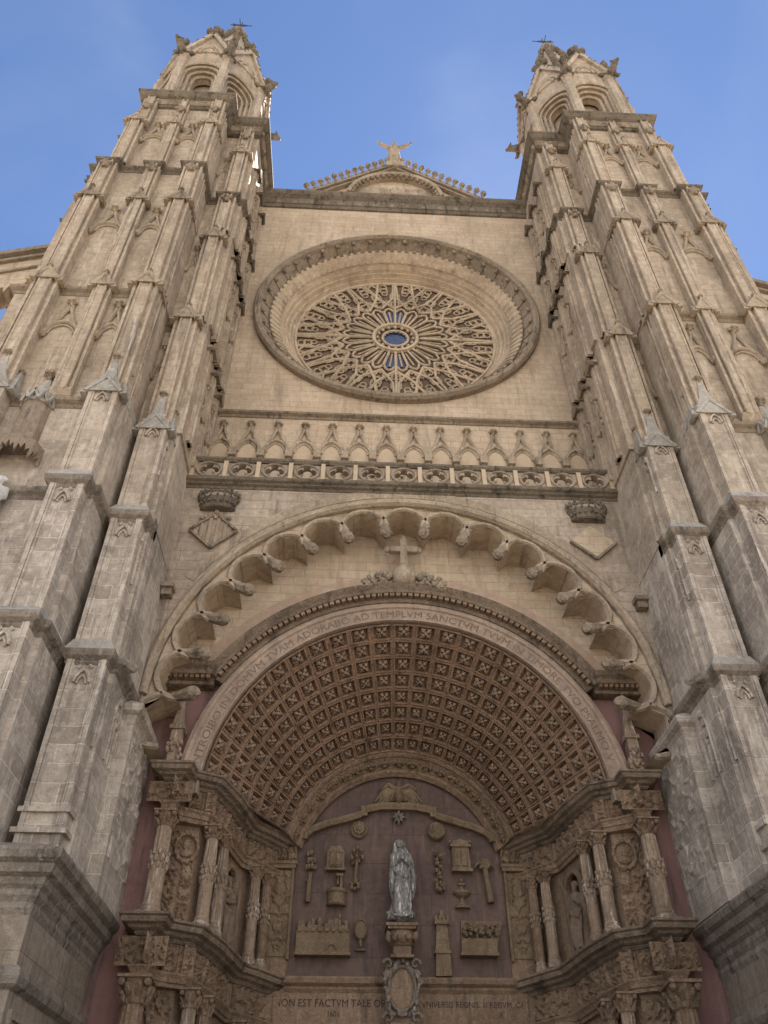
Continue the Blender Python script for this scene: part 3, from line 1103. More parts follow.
# archivolt
av = MB()
A = pi*0.5
av.arc([(6.32, 0.3), (6.32, -0.27), (6.34, -0.36), (6.40, -0.36), (6.42, -0.31), (6.78, -0.40), (6.82, -0.46), (6.92, -0.48), (6.95, -0.40), (7.05, -0.38), (7.05, 0.2)], 0, ZO, -A, A, 72)
arch = av.build('archivolt', 'band', portal)
cr = MB()
CA = pi*0.5 - asin((15.0 - ZO)/7.42)
cr.arc([(7.04, 0.0), (7.04, -0.44), (7.12, -0.48), (7.14, -0.44), (7.30, -0.48), (7.32, -0.68), (7.42, -0.72), (7.45, -0.66), (7.56, -0.74), (7.66, -0.80), (7.68, 0.0)], 0, ZO, -CA - 0.03, CA + 0.03, 60)
for sg in (-1, 1):
    m_ = [(0.0, 14.55), (0.10, 14.57), (0.12, 14.66), (0.08, 14.70), (0.14, 14.78), (0.38, 14.82), (0.42, 14.92), (0.38, 14.97), (0.48, 15.05), (0.54, 15.2), (0.0, 15.24)]
    x0, x1 = (6.32, 7.98) if sg > 0 else (-7.98, -6.32)
    cr.sweep([(x0, -0.35), (x1, -0.35)], m_)
    cr.box(min(x0, x1) + 0.02, max(x0, x1) - 0.02, -0.34, 0.0, 14.56, 15.23)
corn = cr.build('arch_cornice', 'portal_dark', portal)
nd = 66
for i in range(nd + 1):
    a = -CA + 2*CA*i/nd
    de = MB()
    de.bar((7.19*sin(a), -0.56, ZO + 7.19*cos(a)), (7.31*sin(a), -0.56, ZO + 7.31*cos(a)), 0.15, 0.2)
    de.build('dentil', 'portal', corn)
for sg in (-1, 1):
    for i in range(9):
        x = sg*(6.5 + i*0.178)
        de = MB()
        de.box(x - 0.055, x + 0.055, -0.68, -0.4, 14.70, 14.81)
        de.build('dentil', 'portal', corn)
# the long inscription bent round the arch
vs, fs = text_faces('INTROIBO IN DOMVM TVAM ADORABO AD TEMPLVM SANCTVM TVVM IN TIMORE TVO PSALMO V', 0.40)
wtot = max(v[0] for v in vs) - min(v[0] for v in vs)
span = pi*0.90*6.45
sc_ = span/wtot
ins = MB()
out = []
for (x, y, z) in vs:
    a = x*sc_/6.45 - 0.035
    r = 6.475 + y*0.80
    out.append((r*sin(a), -0.31 - (r - 6.42)*0.25 - 0.012, ZO + r*cos(a)))
ins.add(out, fs)
ins.build('inscription', 'letters', arch, recalc=False)

SHEAR[0] = 0.115
# entablatures on the splayed jambs --------------------------------
ENT = [(7.72, 0.4), (7.72, -1.08), (6.42, -1.08), (6.36, -0.56), (6.02, -0.40), (5.60, -0.22), (5.32, 0.45), (5.10, 1.0), (4.66, 2.62), (4.22, 3.05), (3.72, 3.62), (3.38, 3.92), (3.38, 4.2)]


def ent_path(sg):
    p = [(x*sg, y) for x, y in ENT]
    return p if sg < 0 else p[::-1]


def lay(prof, name, mat, parent, inset=0.0):
    out = []
    for sg in (1, -1):
        mb = MB()
        mb.sweep(ent_path(sg), [(o - 0.46, z) for o, z in prof])
        out.append(mb.build(name, mat, parent))
    return out


UP = [(-0.5, 11.28), (0.02, 11.29), (0.08, 11.34), (0.07, 11.37), (0.20, 11.40), (0.25, 11.46), (0.38, 11.49), (0.41, 11.56), (0.40, 11.60), (0.46, 11.63), (0.46, 11.69), (-0.5, 11.72)]
UA = [(-0.5, 10.35), (-0.08, 10.36), (-0.06, 10.48), (-0.02, 10.49), (0.0, 10.60), (0.06, 10.66), (0.06, 10.7), (-0.5, 10.72)]
LP = [(-0.5, 7.10), (0.02, 7.11), (0.08, 7.17), (0.06, 7.20), (0.20, 7.24), (0.25, 7.30), (0.38, 7.33), (0.41, 7.41), (0.40, 7.45), (0.47, 7.48), (0.47, 7.54), (-0.5, 7.57)]
LA = [(-0.5, 6.1), (-0.08, 6.12), (-0.06, 6.2), (-0.01, 6.22), (0.02, 6.3), (0.08, 6.38), (0.08, 6.42), (-0.5, 6.44)]
upc = lay(UP, 'upper_cornice', 'portal_dark', portal)
lay(UA, 'upper_architrave', 'portal', portal)
lpc = lay(LP, 'lower_cornice', 'portal_dark', portal)
lay(LA, 'lower_architrave', 'portal', portal)


def frieze(z0, z1, inset, seed, name):
    for sg in (1, -1):
        mb = MB()
        path = [(x*sg, y) for x, y in ENT[1:]]
        for k in range(len(path) - 1):
            a, b = Vector((*path[k], 0)), Vector((*path[k + 1], 0))
            d = (b - a)
            w = d.length
            d.normalize()
            nn = Vector((d.y, -d.x, 0))*(1 if sg < 0 else -1)
            if nn.y > 0.5:
                nn = -nn
            base = a - nn*(inset + 0.40)
            u = d
            if u.cross(Vector((0, 0, 1))).dot(nn) < 0:
                base = b - nn*(inset + 0.40)
                u = -d
            e = 0.03
            mb.field(base + Vector((0, 0, z0)), u, (0, 0, 1), w, z1 - z0, ornament(seed + k, w, 4.2, 0.11), 0.045, 0.045)
        mb.build(name, 'portal', portal)


frieze(10.7, 11.3, 0.10, 11, 'upper_frieze')
frieze(6.42, 7.12, 0.10, 31, 'lower_frieze')
# cores behind the mouldings
WALLP = [(7.4, 0.4), (7.4, 0.0), (6.2, 0.30), (5.95, 0.9), (5.68, 1.45), (5.22, 2.98), (4.9, 3.45), (4.5, 3.96), (3.5, 3.98), (3.5, 4.7), (7.4, 4.7)]
COREP = [(7.2, 0.4), (7.2, -0.56), (6.94, -0.56), (6.9, 0.0), (6.3, 0.16), (6.04, 0.3), (5.80, 0.75), (5.60, 1.25), (5.18, 2.86), (4.66, 3.4), (4.2, 3.97), (3.55, 4.2), (3.55, 4.7), (7.2, 4.7)]
for sg in (1, -1):
    jb = MB(sg)
    jb.prism_z(WALLP, 0.0, 7.42)
    jb.prism_z(WALLP, 10.0, 11.3)
    na, nb = Vector((5.68, 1.45)), Vector((5.22, 2.98))
    nu = (nb - na).normalized()
    nc = (na + nb)/2
    nin = Vector((nu.y, -nu.x))
    notch = [nc - nu*0.40, nc - nu*0.40 + nin*0.55, nc + nu*0.40 + nin*0.55, nc + nu*0.40]
    jb.prism_z(WALLP[:5] + [(q.x, q.y) for q in notch] + WALLP[5:], 7.41, 10.01)
    for z0, z1 in ((6.15, 7.5), (10.4, 11.66)):
        jb.prism_z(COREP, z0, z1)
    jb.build('jamb_wall', 'portal', portal)


# columns ------------------------------------------------------------
def capital(mb, x, y, z0, h, r):
    mb.lathe([(r*0.92, z0), (r*1.05, z0 + 0.03), (r*0.92, z0 + 0.06), (r*0.95, z0 + h*0.45), (r*1.25, z0 + h*0.85), (r*1.35, z0 + h*0.88)], x, y, 12)
    for row, (zz, rr, n, q) in enumerate(((0.28, 1.08, 8, 0.34), (0.52, 1.18, 8, 0.36))):
        for k in range(n):
            a = 2*pi*(k + 0.5*row)/n
            c = (x + r*rr*cos(a), y + r*rr*sin(a), z0 + h*zz)
            mb.tube([(x + r*0.95*cos(a), y + r*0.95*sin(a), z0 + h*(zz - 0.2)), c, (x + r*(rr + 0.28)*cos(a), y + r*(rr + 0.28)*sin(a), z0 + h*(zz + 0.14))], [r*0.16, r*0.22, r*0.13], 5)
    for k in range(4):
        a = pi/4 + k*pi/2
        mb.blob((x + r*1.5*cos(a), y + r*1.5*sin(a), z0 + h*0.76), (r*0.34, r*0.34, r*0.34), 7, 5)
    mb.box(x - r*1.4, x + r*1.4, y - r*1.4, y + r*1.4, z0 + h*0.88, z0 + h)


def column(sg, x, y, z0, z1, r, hcap, pale=True, flute=True, small=False):
    zc = z1 - hcap
    mb = MB(sg)
    zb = z0 + 0.34
    H = zc - zb
    zm = zb + H*0.56
    # lower plain drum, leafy collar, fluted upper drum
    mb.lathe([(r*1.02, zb), (r*1.0, zm)], x, y, 14)
    mb.lathe([(r*0.99, zm), (r*0.97, zm + (zc - zm)*0.5), (r*0.90, zc)], x, y, 48 if flute else 14, 0.13 if flute else 0, 12)
    o = mb.build('column', 'shaft' if pale else 'portal', portal, smooth=False)
    b = MB(sg)
    b.box(x - r*1.4, x + r*1.4, y - r*1.4, y + r*1.4, z0, z0 + 0.1)
    b.lathe([(r*1.35, z0 + 0.1), (r*1.42, z0 + 0.15), (r*1.3, z0 + 0.2), (r*1.12, z0 + 0.23), (r*1.2, z0 + 0.29), (r*1.04, z0 + 0.34)], x, y, 16)
    b.build('base', 'shaft', o)
    c = MB(sg)
    capital(c, x, y, zc, hcap, r)
    c.build('capital', 'portal', o)
    k_ = MB(sg)
    for i in range(9):
        a = 2*pi*i/9
        for (dz, q) in ((0.0, 0.33), (-0.18, 0.26), (0.17, 0.24)):
            k_.blob((x + r*1.06*cos(a + dz*2), y + r*1.06*sin(a + dz*2), zm + dz), (r*q, r*q, r*q*1.5), 5, 4, 0.3, i)
    k_.build('leafy_collar', 'shaft', o)
    return o


for sg in (1, -1):
    # upper order
    column(sg, 7.06, -0.50, 7.56, 10.38, 0.235, 0.42)
    column(sg, 5.78, 0.34, 7.56, 10.38, 0.19, 0.36)
    column(sg, 5.50, 0.95, 7.56, 10.38, 0.175, 0.36)
    column(sg, 4.66, 3.02, 7.56, 10.38, 0.165, 0.34)
    column(sg, 4.34, 3.52, 7.56, 10.38, 0.15, 0.34, pale=False)
    # lower order
    column(sg, 7.06, -0.50, 1.2, 6.14, 0.31, 0.62, pale=False)
    column(sg, 5.78, 0.34, 1.2, 6.14, 0.2, 0.45)
    column(sg, 5.50, 0.95, 1.2, 6.14, 0.2, 0.45, pale=False)
    column(sg, 4.66, 3.02, 1.2, 6.14, 0.19, 0.42, pale=False)
    # carved panels between them
    u = (Vector((7.4, 0.0, 0)) - Vector((6.2, 0.30, 0))).normalized()
    nn = u.cross(Vector((0, 0, 1)))
    o_ = Vector((6.2, 0.30, 0)) + nn*0.02
    pl = MB(sg)
    pl.field(o_ + Vector((0, 0, 7.65)), u, (0, 0, 1), 0.36, 1.85, ornament(41, 0.36, 4.4, 0.11), 0.035, 0.05)
    pl.build('carved_panel', 'portal', portal)
    pl = MB(sg)
    pl.field(o_ + u*0.40 + Vector((0, 0, 7.65)), u, (0, 0, 1), 0.40, 2.6, ornament(43, 0.40, 4.4, 0.11), 0.035, 0.05)
    pl.build('carved_panel', 'portal', portal)
    pl = MB(sg)
    pl.field(o_ + u*0.95 + Vector((0, 0, 7.65)), u, (0, 0, 1), 0.30, 2.6, ornament(47, 0.30, 4.4, 0.09), 0.035, 0.05)
    pl.build('carved_panel', 'portal', portal)
    pl = MB(sg)
    pl.field(o_ + Vector((0, 0, 3.0)), u, (0, 0, 1), 1.2, 3.0, ornament(45, 1.2, 3.4, 0.11), 0.05, 0.06)
    pl.build('carved_panel', 'portal', portal)
    # round portrait medallion
    md = MB(sg)
    c = o_ + u*0.30 + Vector((0, 0, 9.72))

    def mp(r, b, d):
        return tuple(c + u*(r*cos(b)) + Vector((0, 0, 1.25*r*sin(b))) + nn*d)
    rings = []
    for i in range(25):
        b = 2*pi*i/24
        rings.append([mp(0.26, b, 0.0), mp(0.28, b, 0.10), mp(0.34, b, 0.12), mp(0.38, b, 0.02)])
    md.loft(rings, cap=False)
    md.blob(c + nn*0.05 + Vector((0, 0, 0.06)), (0.12, 0.10, 0.16), 8, 6)
    md.blob(c + nn*0.03 - Vector((0, 0, 0.16)), (0.20, 0.09, 0.12), 8, 5)
    for i in range(14):
        b = 2*pi*i/14
        md.blob(mp(0.33, b, 0.09), (0.06, 0.06, 0.07), 5, 4)
    md.build('medallion', 'portal', portal)
    # niche in the splayed wall: frame, shell head and a dark hollow
    u2 = (Vector((5.22, 2.98, 0)) - Vector((5.68, 1.45, 0))).normalized()
    n2 = Vector((0, 0, 1)).cross(u2)
    if n2.x > 0:
        n2 = -n2
    cN = Vector((5.45, 2.215, 0)) + n2*0.02

    def np_(a, z, d):
        return tuple(cN + u2*a + Vector((0, 0, z)) + n2*d)
    nf = MB(sg)
    prof2 = [(-0.40, 7.6)] + [(-0.40*cos(pi*i/12), 9.55 + 0.40*sin(pi*i/12)) for i in range(13)] + [(0.40, 7.6)]
    rings = []
    for i, (a_, z_) in enumerate(prof2):
        k = 1.0 + 0.45
        zo = 9.55 + (z_ - 9.55)*k if z_ > 9.55 else z_
        rings.append([np_(a_, z_, 0.0), np_(a_, z_, 0.14), np_(a_*1.1, zo if z_ <= 9.55 else 9.55 + (z_ - 9.55)*1.1, 0.17), np_(a_*1.48, zo, 0.13), np_(a_*1.48, zo, 0.0)])
    nf.loft(rings, cap=True)
    nfo = nf.build('niche_frame', 'portal', portal)
    nd_ = MB(sg)
    nd_.loft([[np_(-0.39, 7.5, -0.5), np_(0.39, 7.5, -0.5), np_(0.39, 9.98, -0.5), np_(-0.39, 9.98, -0.5)], [np_(-0.39, 7.5, -0.54), np_(0.39, 7.5, -0.54), np_(0.39, 9.98, -0.54), np_(-0.39, 9.98, -0.54)]])
    nd_.build('niche_back', 'portal_dark', nfo)
    # jamb pilaster next to the tympanum
    jp = MB(sg)
    jp.box(3.5, 3.58, 3.86, 3.99, 8.05, 10.75)
    jp.box(4.22, 4.30, 3.86, 3.99, 8.05, 10.75)
    jp.box(3.46, 4.34, 3.82, 3.99, 10.75, 10.87)
    jp.box(3.42, 4.38, 3.78, 3.99, 10.87, 10.97)
    jp.field((3.58, 3.93, 8.15), (1, 0, 0), (0, 0, 1), 0.64, 2.55, ornament(51, 0.64, 3.6, 0.07), 0.04, 0.05)
    jp.field((3.46, 3.93, 10.97), (1, 0, 0), (0, 0, 1), 0.9, 0.55, ornament(52, 0.9, 4.6, 0.14), 0.04, 0.04)
    jp.build('jamb_pilaster', 'relief', portal)
    # pinnacle standing on the outer corner
    pi_ = MB(sg)
    pi_.box(6.98, 7.42, -0.62, -0.18, 11.7, 11.86)
    pi_.box(7.03, 7.37, -0.57, -0.23, 11.86, 13.0)
    pi_.box(6.96, 7.44, -0.64, -0.16, 12.98, 13.10)
    pi_.loft([[(7.02, -0.58, 13.1), (7.38, -0.58, 13.1), (7.38, -0.22, 13.1), (7.02, -0.22, 13.1)], [(7.16, -0.44, 14.35), (7.24, -0.44, 14.35), (7.24, -0.36, 14.35), (7.16, -0.36, 14.35)]])
    pi_.blob((7.2, -0.4, 14.4), 0.09, 7, 5)
    po = pi_.build('pinnacle', 'shaft', portal)
    pf = MB(sg)
    for i in range(16):
        pf.blob((7.2 + random.uniform(-0.26, 0.26), -0.58 + random.uniform(-0.08, 0.02), 12.35 + random.uniform(-0.35, 0.3)), (0.075, 0.07, 0.085), 5, 4, 0.3, i)
    pf.build('leaf_cluster', 'shaft', po)

SHEAR[0] = 0.0
# lintel, dedication frieze and doorway under the tympanum
ln = MB()
ln.sweep([(-3.6, 4.05), (3.6, 4.05)], [(-0.1, 6.58), (0.06, 6.6), (0.14, 6.7), (0.12, 6.76), (0.26, 6.84), (0.30, 6.95), (0.24, 7.02), (-0.1, 7.04)])
ln.sweep([(-3.6, 4.05), (3.6, 4.05)], [(-0.1, 5.62), (0.10, 5.64), (0.16, 5.74), (0.10, 5.82), (-0.1, 5.84)])
ln.box(-3.6, 3.6, 3.99, 4.3, 5.7, 6.7)
ln.build('lintel', 'portal', portal)
for s_, sz, x, z in (('NON EST FACTVM TALE OPVS', 0.27, -2.02, 6.24), ('IN VNIVERSIS REGNIS. III REGVM. CA.', 0.215, 2.10, 6.24), ('1601', 0.20, -2.05, 5.98), ('X', 0.20, 3.05, 5.98)):
    vs, fs = text_faces(s_, sz)
    tx = MB()
    tx.add([(x + a, 3.975, z + b*1.05) for a, b, c in vs], fs)
    tx.build('inscription', 'letters_dark', portal, recalc=False)
dl = MB()
dl.box(-3.6, 3.6, 4.15, 4.5, 0, 5.68)
dl.build('door_surround', 'portal', portal)
for sg in (1, -1):
    dr = MB(sg)
    dr.box(0.03, 1.9, 4.08, 4.149, 0, 4.8)
    for k in range(3):
        dr.box(0.25, 1.7, 4.05, 4.08, 0.4 + 1.5*k, 1.6 + 1.5*k)
    dr.build('door', 'wood', portal)

# pedestal and oval cartouche under the statue
pd = MB()
pd.box(-0.50, 0.50, 3.0, 4.1, 8.28, 8.36)
pd.box(-0.44, 0.44, 3.06, 4.1, 8.20, 8.28)
rings = []
for (r, z) in ((0.40, 8.2), (0.46, 8.08), (0.47, 7.92), (0.40, 7.78), (0.30, 7.72)):
    rings.append([(r*cos(pi + pi*i/12), 3.55 + 0.5*(r/0.47)*sin(pi + pi*i/12), z) for i in range(13)])
pd.loft(rings)
pd.box(-0.28, 0.28, 3.2, 4.1, 7.5, 7.74)
pd.box(-0.36, 0.36, 3.15, 4.1, 7.42, 7.5)
ped = pd.build('pedestal', 'portal', portal)
ph = MB()
for sg in (-1, 1):
    ph.blob((sg*0.42, 3.15, 7.98), (0.10, 0.12, 0.17), 7, 5, 0.3)
    ph.blob((sg*0.22, 3.05, 7.95), (0.09, 0.09, 0.12), 7, 5, 0.3)
ph.blob((0, 3.02, 7.95), (0.12, 0.1, 0.14), 7, 5, 0.3)
ph.build('carved_masks', 'portal', ped)
ca = MB()
ZC, AX, AZ = 6.62, 0.36, 0.55
rings = []
for i in range(33):
    b = 2*pi*i/32
    rings.append([(k*AX*cos(b), y, ZC + (AZ + (k - 1)*AX)*sin(b)) for k, y in ((0.98, 3.45), (1.02, 3.34), (1.14, 3.30), (1.25, 3.36), (1.27, 3.5))])
ca.loft(rings, cap=False)
rng = random.Random(4)
for i in range(46):
    b = 2*pi*i/46
    k = 1.38 + 0.16*sin(5*b) + rng.uniform(-0.06, 0.08)
    q = rng.uniform(0.05, 0.10)
    ca.blob((k*AX*cos(b), 3.42 + rng.uniform(-0.1, 0.05), ZC + (AZ + (k - 1)*AX)*sin(b)), (q, q*0.9, q*1.1), 6, 4, 0.35, i)
for sg in (-1, 1):
    for zc, rr in ((7.28, 0.16), (5.86, 0.17), (6.98, 0.13)):
        pts = []
        for i in range(12):
            b = i*0.55
            r2 = rr*(1 - i/14)
            pts.append((sg*(0.42 + r2*cos(b)), 3.38, zc + r2*sin(b)))
        ca.tube(pts, [0.055*(1 - i/18) for i in range(12)], 6)
for i in range(7):
    b = pi*(i + 0.5)/7
    ca.tube([(0.05*cos(b), 3.4, 5.72), (0.36*cos(b), 3.36, 5.72 - 0.34*sin(b) + 0.06)], [0.03, 0.06], 5)
car = ca.build('cartouche', 'silver', portal)
cf = MB()
rings = [[(k*AX*cos(2*pi*i/32), y, ZC + AZ*k*sin(2*pi*i/32)) for i in range(32)] for k, y in ((1.0, 3.5), (1.0, 3.42), (0.9, 3.40))]
cf.loft(rings)
cf.box(-0.5, 0.5, 3.5, 4.05, 5.4, 7.45)
cf.build('oval_tablet', 'portal', car)

# orb with cross and scrolls on the crown of the arch
ob = MB()
ob.lathe([(0.14, 18.62), (0.30, 18.66), (0.41, 18.8), (0.45, 19.02), (0.41, 19.24), (0.28, 19.42), (0.12, 19.5)], 0, -0.62, 20)
ob.lathe([(0.16, 19.48), (0.24, 19.53), (0.16, 19.6)], 0, -0.62, 12)
orb = ob.build('orb', 'carved', portal, smooth=True)
cx_ = MB()
cx_.box(-0.13, 0.13, -0.74, -0.50, 19.58, 20.75)
cx_.box(-0.52, 0.52, -0.73, -0.51, 20.16, 20.40)
cx_.blob((0, -0.62, 20.82), (0.13, 0.12, 0.14), 7, 5)
for sg in (-1, 1):
    cx_.blob((sg*0.6, -0.62, 20.29), (0.12, 0.12, 0.14), 7, 5)
cx_.build('cross', 'carved', orb)
for sg in (-1, 1):
    sx_ = MB()
    pts = []
    for i in range(13):
        t = i/12
        pts.append((sg*(0.5 + 1.0*t), -0.72, 18.86 + 0.42*sin(t*5.5)*(1 - t*0.7) - 0.28*t))
    sx_.tube(pts, [0.13 - 0.05*i/12 for i in range(13)], 6)
    for i in range(10):
        t = (i + 0.5)/10
        sx_.blob((sg*(0.55 + 0.95*t), -0.8, 18.9 + 0.16*sin(i*2.1) - 0.26*t), (0.11, 0.1, 0.12), 6, 4, 0.4, i)
    sx_.build('scroll', 'string', orb)

# ------------------------------------------------------------------ bell towers
def stage(z0, z1, xi, p1, p2, p3, p4, core, slot, lowfar=False):
    return dict(z0=z0, z1=z1, xi=xi, p1=p1, p2=p2, p3=p3, p4=p4, core=core, slot=slot)


# piers as (centre x, width, front y)
STAGES = [
    stage(7.4, 13.2, 8.36, (9.05, 1.10, -4.62), (10.62, 1.15, -6.42), None, (14.3, 1.2, -6.42), -5.6, -1.8),
    stage(13.2, 18.35, 8.36, (9.07, 1.02, -4.55), (10.55, 1.05, -6.10), None, (14.3, 1.15, -6.12), -5.5, -1.9),
    stage(18.35, 22.9, 8.34, (9.08, 0.98, -4.42), (10.50, 1.02, -5.98), None, (14.3, 1.1, -6.0), -5.42, -2.0),
    stage(22.9, 29.6, 8.25, (9.04, 0.86, -4.22), (10.40, 0.92, -5.80), (12.14, 0.66, -5.62), (14.32, 0.94, -5.82), -5.36, -3.8),
    stage(29.6, 36.6, 8.12, (8.84, 0.82, -4.16), (10.30, 0.86, -5.66), (12.16, 0.60, -5.58), (14.34, 0.86, -5.66), -5.24, -3.78),
    stage(36.6, 40.0, 8.04, (8.72, 0.80, -4.10), (10.24, 0.84, -5.58), (12.16, 0.62, -5.50), (14.32, 0.84, -5.58), -5.20, -3.75),
    stage(40.0, 45.0, 7.98, (8.62, 0.76, -4.06), (10.14, 0.78, -5.54), (12.02, 0.56, -5.44), (13.98, 0.78, -5.54), -5.16, -3.72),
    stage(45.0, 48.2, 7.95, (8.6, 0.70, -3.98), (10.12, 0.72, -5.36), (11.98, 0.5, -5.28), (13.82, 0.72, -5.36), -5.12, -3.72),
]
XO = 15.05           # outer flank
YB = 3.2             # back of the tower


def xout(z):
    return 15.6 if z < 29 else 15.35 if z < 36 else (15.15 if z < 40 else (14.62 if z < 44.9 else 14.35))


def outline(st, grow=0.0):
    """plan path of a stage from the church wall round the front to the outer flank (right-hand tower)"""
    xi = st['xi']
    p = [(xi, 0.25), (xi, st['slot'])]
    c, w, f = st['p1']
    if st['z0'] < 20:          # the lower piers have a shoulder on the side of the bay
        p[-1] = (xi, f + 0.75)
        p += [(c - w/2 - 0.14, f + 0.75), (c - w/2 - 0.14, f + 0.42), (c - w/2, f + 0.42)]
    else:
        p += [(c - w/2, st['slot'])]
    p += [(c - w/2, f), (c + w/2, f), (c + w/2, st['slot'])]
    c, w, f = st['p2']
    if st['z0'] < 20:
        p += [(c - w/2 - 0.17, st['slot']), (c - w/2 - 0.17, f + 0.45), (c - w/2, f + 0.45)]
    else:
        p += [(c - w/2, st['slot'])]
    p += [(c - w/2, f), (c + w/2, f), (c + w/2, st['core'])]
    for k in ('p3', 'p4'):
        if st[k]:
            c, w, f = st[k]
            p += [(c - w/2, st['core']), (c - w/2, f), (c + w/2, f), (c + w/2, st['core'])]
    xo = xout(st['z0'])
    p += [(xo, st['core']), (xo, -4.6), (xo + 0.25, -4.6), (xo + 0.25, -3.8), (xo, -3.8), (xo, YB)]
    return p


def pier_shaft(mb, c, w, f, z0, z1, panel=True):
    """moulded pier front: a raised middle strip between sunk sides, standing 2 cm proud of the tower's body"""
    a = w*0.28
    if panel:
        # framed panel: two edge rolls, a sunk middle
        mb.box(c - w/2 + 0.02, c - w/2 + 0.15, f - 0.06, f + 0.1, z0, z1)
        mb.box(c + w/2 - 0.15, c + w/2 - 0.02, f - 0.06, f + 0.1, z0, z1)
        mb.tube([(c - w/2 + 0.19, f - 0.01, z0), (c - w/2 + 0.19, f - 0.01, z1)], 0.045, 6)
        mb.tube([(c + w/2 - 0.19, f - 0.01, z0), (c + w/2 - 0.19, f - 0.01, z1)], 0.045, 6)
    else:
        mb.box(c - a, c + a, f - 0.13, f + 0.1, z0, z1)
        mb.box(c - w/2 - 0.03, c - w/2 + 0.08, f - 0.06, f + 0.14, z0, z1)
        mb.box(c + w/2 - 0.08, c + w/2 + 0.03, f - 0.06, f + 0.14, z0, z1)
        for sg in (-1, 1):
            mb.tube([(c + sg*a*0.82, f - 0.13, z0), (c + sg*a*0.82, f - 0.13, z1)], 0.05, 6)


def lancet_head(mb, c, f, z, hw=0.2):
    """small trefoil panel head under a cap"""
    pa = pointed(c, z - 0.62, hw, 0.38)
    mb.tube([(x, f - 0.05, zz) for x, zz in pa], 0.045, 5)
    mb.tube([(x, f - 0.04, zz) for x, zz in pointed(c, z - 0.66, hw*0.62, 0.24)], 0.035, 5)
    for sg in (-1, 1):
        mb.tube([(c + sg*hw*1.0, f - 0.04, z - 0.18), (c + sg*hw*0.55, f - 0.04, z - 0.1)], 0.05, 4)


CAPP = [(-0.2, -0.46), (0.0, -0.44), (0.05, -0.36), (0.03, -0.30), (0.16, -0.20), (0.19, -0.08), (0.18, 0.0), (-0.25, 0.30)]
STR2 = [(-0.1, -0.36), (0.03, -0.34), (0.09, -0.25), (0.06, -0.18), (0.20, -0.10), (0.23, 0.0), (0.20, 0.05), (-0.1, 0.26)]


def gargoyle(mb, p, d, L=1.1, up=0.35):
    """a crouching beast leaning out"""
    p, d = Vector(p), Vector(d).normalized()
    z = Vector((0, 0, 1))
    s_ = d.cross(z)
    mb.tube([p - d*0.2, p + d*L*0.3 + z*0.05, p + d*L*0.65 + z*up*0.6, p + d*L*0.85 + z*up], [0.3, 0.34, 0.26, 0.2], 8)
    h = p + d*L*0.95 + z*(up + 0.08)
    mb.blob(h, (0.24, 0.24, 0.22), 8, 6, 0.2)
    mb.tube([h + d*0.1, h + d*0.36 - z*0.06], [0.16, 0.09], 6)
    for q in (-1, 1):
        mb.tube([h + s_*q*0.14 + z*0.12, h + s_*q*0.24 + z*0.34 - d*0.08], [0.09, 0.03], 5)
        mb.tube([p + d*L*0.55 + s_*q*0.22, p + d*L*0.62 + s_*q*0.3 - z*0.35, p + d*L*0.75 + s_*q*0.26 - z*0.5], [0.14, 0.11, 0.1], 6)
        mb.tube([p + d*L*0.2 + s_*q*0.25 + z*0.1, p + s_*q*0.45 + z*0.55 - d*0.1, p - d*0.2 + s_*q*0.4 + z*0.65], [0.16, 0.12, 0.04], 5)


